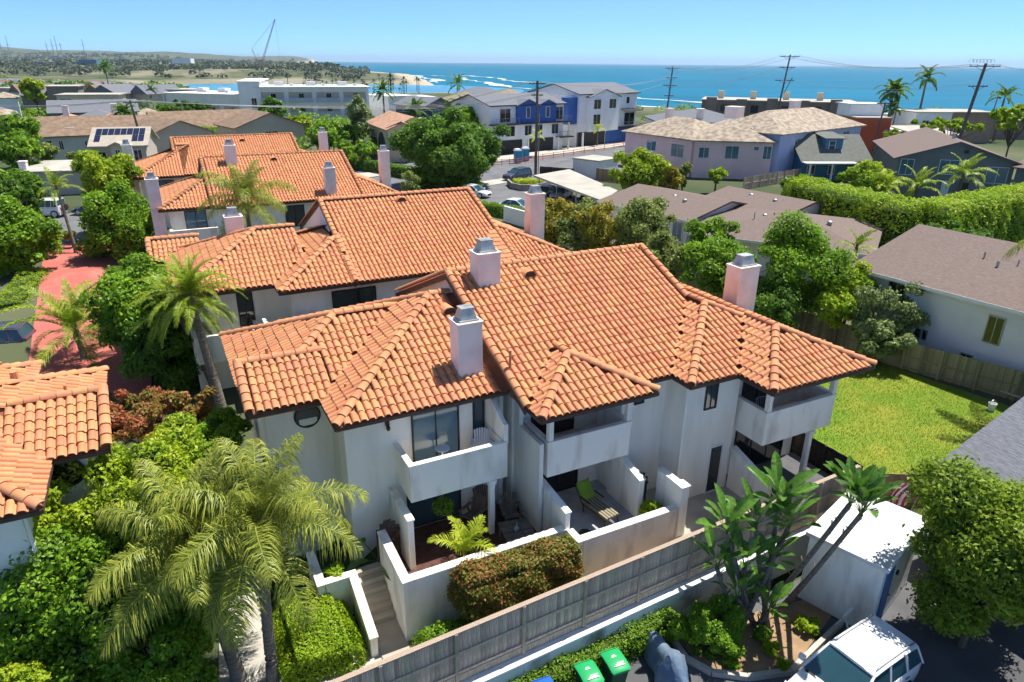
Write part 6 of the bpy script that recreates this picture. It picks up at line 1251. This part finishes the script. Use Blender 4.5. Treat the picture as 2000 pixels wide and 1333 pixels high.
# ================================================================== poles and wires
PW = mat('pole_wood', (.16, .13, .115), .9, .15, 3); WIRE = mat('wire', (.30, .31, .32), .6, .05, 3)
def upole(label, base, ztop, r=.16, arms=((.3, 2.4),), rz=0., lean=(0, 0), brace=False):
    t = thing('utility_pole', label, 'pole', base, rz, 'utility poles'); h = ztop-base[2]; m = MB(); m.tube([(0, 0, -.5), (lean[0], lean[1], h)], [r, r*.72], 9); m.build('pole', PW, t, smooth=True); out = []
    for (dz, L) in arms:
        s_ = (h-dz)/h; c = Vector((lean[0]*s_, lean[1]*s_, h-dz)); m = MB(); m.bar(c-Vector((L/2, 0, 0)), c+Vector((L/2, 0, 0)), .12, .14); a = m.build('crossarm', PW, t); row = []
        for k in (-.47, -.25, .25, .47):
            m = MB(); p = c+Vector((k*L, 0, .07)); m.lathe([(.04, 0), (.07, .06), (.04, .1), (.06, .16), (.02, .2)], 7, p); m.build('insulator', METALG, a); row.append(p+Vector((0, 0, .2)))
        m = MB(); m.bar(c+Vector((-.32*L, 0, -.05)), c+Vector((0, 0, -.7)), .04, .05); m.bar(c+Vector((.32*L, 0, -.05)), c+Vector((0, 0, -.7)), .04, .05); m.build('brace', PW, a); out.append(row)
    M = Matrix.Translation(Vector(base)) @ Matrix.Rotation(rz, 4, 'Z'); return t, [[M @ p for p in row] for row in out]
def wires(label, A, B, sag, r=.022):
    t = thing('power_line', label, 'wires', A[0], 0, 'power lines'); o_ = Vector(A[0])
    for a, b in zip(A, B):
        m = MB(); m.tube([Vector(a).lerp(Vector(b), i/14)-Vector((0, 0, sag*4*(i/14)*(1-i/14)))-o_ for i in range(15)], r, 4); m.build('wire', WIRE, t)
b = G(1046, 342, 0); tP, aP = upole('tall grey pole beside the middle street', b, upz(1047, 158, b), .24, ((.4, 2.6), (2.0, 1.8)), R(20))
m = MB(); m.tube([(.35, -.2, 0), (.35, -.2, 9)], .06, 6); m.build('conduit', METALG, tP)
b = G(292, 330, 0); t1, a1 = upole('grey pole behind the solar house', b, upz(281, 196, b), .2, ((.3, 2.2),), R(30), (-.9, 0))
b = GD(1300, 215, 165); b.z = 0; t2, a2 = upole('pole with three crossarms against the sea', b, upz(1307, 130, b), .2, ((.4, 3.2), (2.4, 2.6), (4., 3.4), (6.2, 2.2)), R(5), (.8, 0))
b = GD(1512, 230, 160); b.z = 0; t3, a3 = upole('tallest pole above the horizon with slanted brace', b, upz(1524, 107, b), .22, ((.4, 4.4), (2.6, 3.4), (5.2, 4.2)), R(5), (1.6, 0))
m = MB(); m.bar((1.4, 0, 10.2), (2.8, 0, 13.4), .12, .12); m.build('knee_brace', PW, t3)
b = GD(1872, 245, 110); b.z = 0; t4, a4 = upole('thick leaning pole at the right with tangled crossarm wires', b, upz(1893, 124, b), .28, ((.4, 4.4), (3.2, 2.8)), R(-4), (1.8, 0))
for k in range(7): m = MB(); m.tube([(a_x, .1, a_z) for a_x, a_z in [(.0+.5*k-.3+.35*math.cos(q_), (upz(1893, 124, b))+.1+.5*math.sin(q_)) for q_ in np.linspace(0, math.pi, 7)]], .03, 4); m.build('jumper_wire', WIRE, t4)
b = GD(1928, 250, 180); b.z = 0; upole('thin T shaped pole near the right sea edge', b, upz(1934, 177, b), .16, ((.2, 3.6),), 0, (.8, 0))
b = GD(1706, 275, 118); b.z = 0; upole('grey pole before the orange red house', b, upz(1718, 200, b), .16, ((.2, 2.6),), 0, (.7, 0)); b = GD(1738, 262, 145); b.z = 0; upole('pole half hidden by the fan palm', b, upz(1745, 172, b), .15, ((.2, 2.2),), 0, (.5, 0))
b = GD(18, 395, 72); b.z = 0; upole('dark street pole at the left edge', b, upz(8, 300, b), .13, ((.2, 1.6),), 0, (-.6, 0))
wires('lines from the triple crossarm pole to the tallest pole', a2[0]+a2[2][:2], a3[0]+a3[1][:2], 1.6); wires('lines from the tallest pole to the thick leaning pole', a3[0]+a3[2][:1], a4[0]+a4[1][:1], 1.4)
wires('lines from the street pole out to the triple crossarm pole', aP[0][1:3]+aP[1][:1], a2[1][1:3]+a2[2][:1], 1.2, .03); wires('lines leaving the street pole towards the apartments', aP[0][:2]+aP[1][1:3], [GD(770, 195, 190), GD(760, 200, 190), GD(700, 207, 180), GD(700, 212, 180)], 1.5, .03)
wires('long wires crossing in front of the apartments', a1[0], [GD(1000+6*k, 196+3*k, 150) for k in range(4)], 1.0, .03); wires('wires running left from the pole by the solar house', a1[0][:3], [GD(-60, 207+3*k, 100) for k in range(3)], .3, .028)
wires('wires leaving the picture right of the leaning pole', a4[0][2:], [GD(2060, 138, 95), GD(2060, 142, 95)], .3)
# ================================================================== construction site pieces
OR = mat('orange_net', (.75, .14, .05), .7, .08, 3)
for i, (x, y, lb) in enumerate(((1011, 318, 'blue portable toilet, left of two'), (1026, 314, 'blue portable toilet, right of two'))):
    p = G(x, y, .12); t = thing('portable_toilet', lb, 'toilet', (p.x, p.y, .12), R(20), 'portable toilets'); m = MB(); m.box(-.55, .55, -.55, .55, 0, 2.0); m.build('cabin', mat('potty_blue', (.03, .28, .42), .5, .06, 2), t, bevel=.05); m = MB(); m.hexa([(-.6, -.6, 2.0), (.6, -.6, 2.0), (.6, .6, 2.0), (-.6, .6, 2.0), (-.4, -.5, 2.3), (.4, -.5, 2.3), (.4, .5, 2.3), (-.4, .5, 2.3)]); m.build('roof', WHITE, t); m = MB(); m.box(-.35, .35, -.58, -.553, .1, 1.85); m.build('door', mat('potty_door', (.05, .34, .48), .5, .06, 2), t)
t = thing('safety_fence', 'orange safety netting along the construction kerb', 'fence', G(965, 325, .1), 0); o_ = G(965, 325, .1); pp = [G(x, y, .1)-o_ for x, y in ((965, 325), (1010, 322), (1060, 313), (1120, 304), (1180, 293), (1235, 284))]
for a, b in zip(pp[:-1], pp[1:]):
    for k in range(3): q = a.lerp(b, k/3); m = MB(); m.tube([q, q+Vector((0, 0, 1.1))], .05, 5); m.build('stake', OR, t)
    for z in (.25, .6, .95): m = MB(); m.bar(a+Vector((0, 0, z)), b+Vector((0, 0, z)), .03, .07); m.build('net_band', OR, t)
for (x, y, lb) in ((1048, 306, 'young palm planted by the construction kerb, left one'), (1166, 286, 'young palm planted by the construction kerb, right one')):
    p = G(x, y, 0); palm(lb, p, p+Vector((0, 0, 3.2)), nf=8, L=1.9, key='y', nl=22, ll=.6, lw=.13, vee=.4, hang=.7, m='gold', r=.1, boots=False)
# ================================================================== crane and far shore
t = thing('crane', 'tall lattice boom crane on the far shore', 'crane', GD(512, 152, 1500), 0); t.location.z = -4; m = MB(); tip = GD(537, 38, 1500)-t.location; ft = Vector((0, 0, 8)); CRM = mat('crane_steel', (.42, .25, .22), .7, .1, 1)
ml = MB(); dv = (tip-ft); sd_ = Vector((1, 0, -.2)).normalized()
for s_ in (-1, 1): ml.bar(ft+sd_*s_*1.6, tip+sd_*s_*.6, .7, .7)
for k in range(22): a = ft+dv*(k/22); b = ft+dv*((k+1)/22); w0 = 1.6-1.0*k/22; ml.bar(a+sd_*(w0 if k % 2 else -w0), b+sd_*(-w0 if k % 2 else w0), .4, .4)
ml.build('boom', CRM, t); m.box(-4, 4, -4, 4, 2, 9); m.box(-6, 6, -4, 4, 0, 2); m.build('base', CRM, t)
mast = Vector((-14, 0, 42)); q = MB(); q.bar(ft, mast, .8, .8); q.bar(Vector((-6, 0, 30)), ft+Vector((0, 0, 22)), .6, .6); q.build('mast', CRM, t); q = MB(); q.bar(mast, tip, .35, .35); q.bar(mast, (-6, 0, 8), .35, .35); q.bar(tip, tip+Vector((1, 0, -95)), .25, .25); q.build('stay_cable', CRM, t)
for (x0, x1, y0, y1, d, D, wm, lb) in ((22, 112, 121, 136, 1500, 60, mat('far_blue_hall', (.13, .23, .36), .8, .1, .02), 'long dark blue plant hall on the far shore'), (112, 158, 121, 138, 1480, 60, mat('far_blue_hall2', (.16, .27, .40), .8, .1, .02), 'second blue plant hall on the far shore'), (158, 192, 117, 140, 1450, 50, MATS['far_blue_hall'], 'tall blue plant block with white stripe'), (456, 490, 136, 141, 1250, 20, OWHT, 'long white shed on the bluff'), (375, 405, 129, 135, 1350, 25, MATS['far_blue_hall2'], 'small grey block on the bluff'), (335, 372, 114, 118, 1700, 20, OWHT, 'far white low building on the ridge'), (415, 436, 138, 142, 1240, 15, OWHT, 'small white shed at the bluff foot'), (500, 575, 153, 160, 1050, 20, MATS['far_blue_hall'], 'dark pier building by the lagoon mouth')):
    a, b = GD(x0, y1, d), GD(x1, y1, d); top = GD(x0, y0, d).z; g0 = a.z; house(lb, a, b, D, g0-6, top, wm, wm if wm is not OWHT else WROOF, 'flat', 0, [], cat='building', name='plant_hall', group='far shore buildings', ov=.2)
# far woodland masses
def woods(label, n, xr, yr, rad, leaf, m, seed, cond=None, per=60):
    rs = np.random.default_rng(seed); y = rs.uniform(*yr, n*3); x = rs.uniform(xr[0], xr[1], n*3)*y; h = hgt(x, y); ok = (h > -10.5) & (coast_d(x, y) > 70)
    if cond is not None: ok &= cond(x, y)
    x, y, h = [q[ok][:n] for q in (x, y, h)]; r_ = rad*rs.uniform(.6, 1.4, len(x)); B = np.column_stack([x, y, h+r_*.45, r_*1.2, r_*1.2, r_*.8]); V = []; T = []
    P = []; D = []; br = rs.uniform(0, 1, len(B))
    d = sphere_pts(len(B)*per, rs); d[:, 2] = np.abs(d[:, 2]); k = np.repeat(np.arange(len(B)), per); P = B[k, :3]+d*B[k, 3:6]; V, F = leaves(P, d, leaf, .7, .3, .7, rs)
    tint = np.repeat(np.clip(.6*br[k]+.4*rs.uniform(0, 1, len(k)), 0, 1), 4); stuff(link('woodland', npmesh('woodland', V, F, LM[m], tint=tint)), label, 'woodland')
inview = lambda x, y: np.abs(x) < y*.85
woods('dark trees scattered over the far coastal hills', 1300, (-.85, -.16), (1400, 4600), 9, 8, 'far', 3, per=22); woods('trees and scrub on the bluff beyond the lagoon', 430, (-.85, -.2), (960, 1500), 5.5, 4, 'far', 4, per=34)
woods('green trees on the near side of the lagoon', 220, (-.85, -.46), (330, 700), 5.0, 2.2, 'dark', 5, per=60); woods('scrub along the shore behind the apartments', 60, (-.3, -.12), (250, 330), 2.2, 1.3, 'olive', 6, per=60)
woods('dense garden greenery between the left background houses', 190, (-.8, -.16), (118, 300), 2.6, .75, 'green', 7, per=110); woods('garden greenery between the seaside houses', 120, (.05, .62), (105, 260), 2.0, .6, 'green', 8, cond=lambda x, y: ~((x < 30) & (y < 150)), per=90)
# far houses seen only as specks
hs_ = [MB(), MB()]
hs_[0].box(-7, 7, -5, 5, -3, 5); hs_[0].prism([(-5.6, 5), (5.6, 5), (0, 8)], 'x', -7.5, 7.5, 1); hs_[1].box(-9, 9, -6, 6, -3, 6); hs_[1].box(-9.4, 9.4, -6.4, 6.4, 6, 6.6, 1)
hme = [hs_[0].mesh('distant_house', [OWHT, BRTILE]), hs_[1].mesh('distant_house', [BEIG, FLTR]), hs_[0].mesh('distant_house', [BEIG, SHGR])]; rs = np.random.default_rng(21)
for k in range(105):
    y_ = rs.uniform(260, 640) if k < 60 else rs.uniform(1500, 3000); x_ = -y_*(rs.uniform(.46, .8) if k < 60 else rs.uniform(.25, .8)); h_ = float(hgt(x_, y_))
    if h_ < -9: continue
    o = link('distant_house', hme[k % 3], loc=(x_, y_, h_)); o.rotation_euler = (0, 0, rs.uniform(0, 3)); tag(o, 'speck of a distant house on the hazy coastal slope', 'house', 'distant coastal houses')
# tiny beach palms share a label
tm = MB(); tm.tube([(0, 0, 0), (.2, 0, 9)], [.25, .18], 5)
for k in range(12): a_ = k*.524; tm.bar((.2, 0, 9), (.2+2.2*math.cos(a_), 2.2*math.sin(a_), 9+.9-.9*(k % 3)), .7, .05)
pme = tm.mesh('beach_palm', mat('far_palm', (.07, .09, .05), .9, .2, 1)); rs = np.random.default_rng(9)
for k in range(46):
    px = rs.uniform(560, 820); py = 152+(px-560)*.11+rs.uniform(-14, 12); p = G(px, py, -7)
    if coast_d(np.array(p.x), np.array(p.y)) < 25: continue
    o = link('beach_palm', pme, loc=(p.x, p.y, float(hgt(p.x, p.y)))); s_ = rs.uniform(.8, 1.5)*(p.y/500)**.35; o.scale = (s_, s_, s_); tag(o, 'tiny distant palm by the beach', 'palm tree', 'distant beach palms')
# bigger background palms and trees
BP = dict(key='b', nl=22, ll=1.1, lw=.28, vee=.4, hang=.6, m='dark', skirt=1)
for (x, y, d, nf, L, lb) in ((205, 133, 330, 26, 5.0, 'big date palm standing above the left background houses'), (893, 166, 240, 14, 4.6, 'windswept palm against the surf'), (748, 180, 190, 18, 4.0, 'palm behind the white apartment block'), (812, 218, 150, 16, 3.6, 'palm above the cream townhouse roof'), (905, 215, 140, 18, 3.8, 'bushy palm left of the construction site'), (880, 225, 142, 14, 3.4, 'second palm beside the bushy one'), (295, 182, 260, 14, 4.0, 'short palm at the lagoon edge'), (1745, 182, 140, 26, 3.4, 'fan palm with round crown behind the red house'), (1810, 155, 150, 12, 3.4, 'wind blown palm above the sea horizon'), (1962, 192, 165, 11, 4.0, 'wind blown palm at the right sea edge'), (1740, 215, 138, 10, 2.6, 'short palm below the fan palm'), (690, 262, 130, 14, 3.2, 'palm in front of the white apartments right wing'), (640, 268, 128, 14, 3.0, 'low palm left of the cream townhouse'), (245, 225, 128, 12, 2.6, 'palm among the pink tiled roofs'), (935, 265, 128, 9, 2.6, 'thin palm at the left corner of the construction site'), (30, 250, 110, 12, 3.0, 'palm clump at the left edge')):
    palm_px(lb, x, y, d, nf=nf, L=L, r=.22, group='background palms', boots=False, **BP)
for (x, y, rx, ry, d, mm, lb) in ((650, 265, 60, 32, 125, 'green', 'bushy trees behind the farthest condo chimney'), (585, 250, 40, 22, 140, 'yellow', 'light green trees before the apartment block'), (535, 222, 28, 24, 165, 'dark', 'dark round tree before the apartment stair tower'), (355, 213, 55, 15, 170, 'dark', 'clipped dark hedge trees before the left apartment wing'), (700, 300, 40, 22, 112, 'green', 'shrubbery left of the cream townhouse'), (45, 270, 40, 42, 100, 'green', 'tall green shrub at the left of the brown tile house'), (90, 300, 20, 18, 100, 'olive', 'olive shrub before the pale green wall'), (172, 312, 22, 16, 94, 'green', 'clipped shrub beside the solar house'), (148, 312, 15, 14, 95, 'olive', 'feathery shrub in front of the pale green wall'), (40, 300, 42, 35, 92, 'green', 'big leafy bush at the left edge'), (65, 175, 25, 18, 190, 'yellow', 'yellow green tree above the terracotta roof'), (1985, 232, 45, 26, 110, 'lime', 'bright green tree at the right picture edge'), (1860, 245, 60, 14, 115, 'lime', 'green bushes behind the grey house roof'), (1755, 270, 30, 12, 122, 'yellow', 'yellow bush before the teal beach house'), (905, 240, 45, 30, 135, 'green', 'dense shrubs behind the dome tree'), (480, 262, 25, 12, 132, 'yellow', 'yellow green treetop between the brown roofs'), (700, 232, 25, 35, 128, 'white', 'leafless pale tree in front of the apartments')):
    tree('broadleaf_tree', lb, 'tree', x, y, rx, ry, d, mm, 2400, .42*d/100, 22, .36, .6, .6, group='background trees')
# power plant masts on the far shore
for k, x in enumerate((97, 108, 116, 124, 168, 22, 8)):
    p = GD(x, 118, 1900); t = thing('transmission_mast', 'thin transmission mast on the hazy far shore', 'mast', p, 0, 'far shore masts'); m = MB(); m.tube([(0, 0, -10), (0, 0, 42+8*(k % 3))], [1.0, .5], 5); m.build('mast', METALG, t); m = MB(); m.bar((-6, 0, 36), (6, 0, 36), .6, .6); m.build('crossarm', METALG, t)

# ================================================================== haze over the coast
m = MB(); m.box(-31000, 31000, -200, 31000, -16, 175); hz_ = m.build('haze', None or mat('haze_unused', (1, 1, 1))); hz_.data.materials.clear()
hm = bpy.data.materials.new('haze'); hm.use_nodes = True; hn = hm.node_tree.nodes; hn.remove(hn['Principled BSDF']); pv = hn.new('ShaderNodeVolumePrincipled'); pv.inputs['Color'].default_value = (.62, .80, .97, 1); pv.inputs['Density'].default_value = .000055; pv.inputs['Anisotropy'].default_value = .2
hm.node_tree.links.new(pv.outputs[0], hn['Material Output'].inputs['Volume']); hz_.data.materials.append(hm); hz_['kind'] = 'stuff'
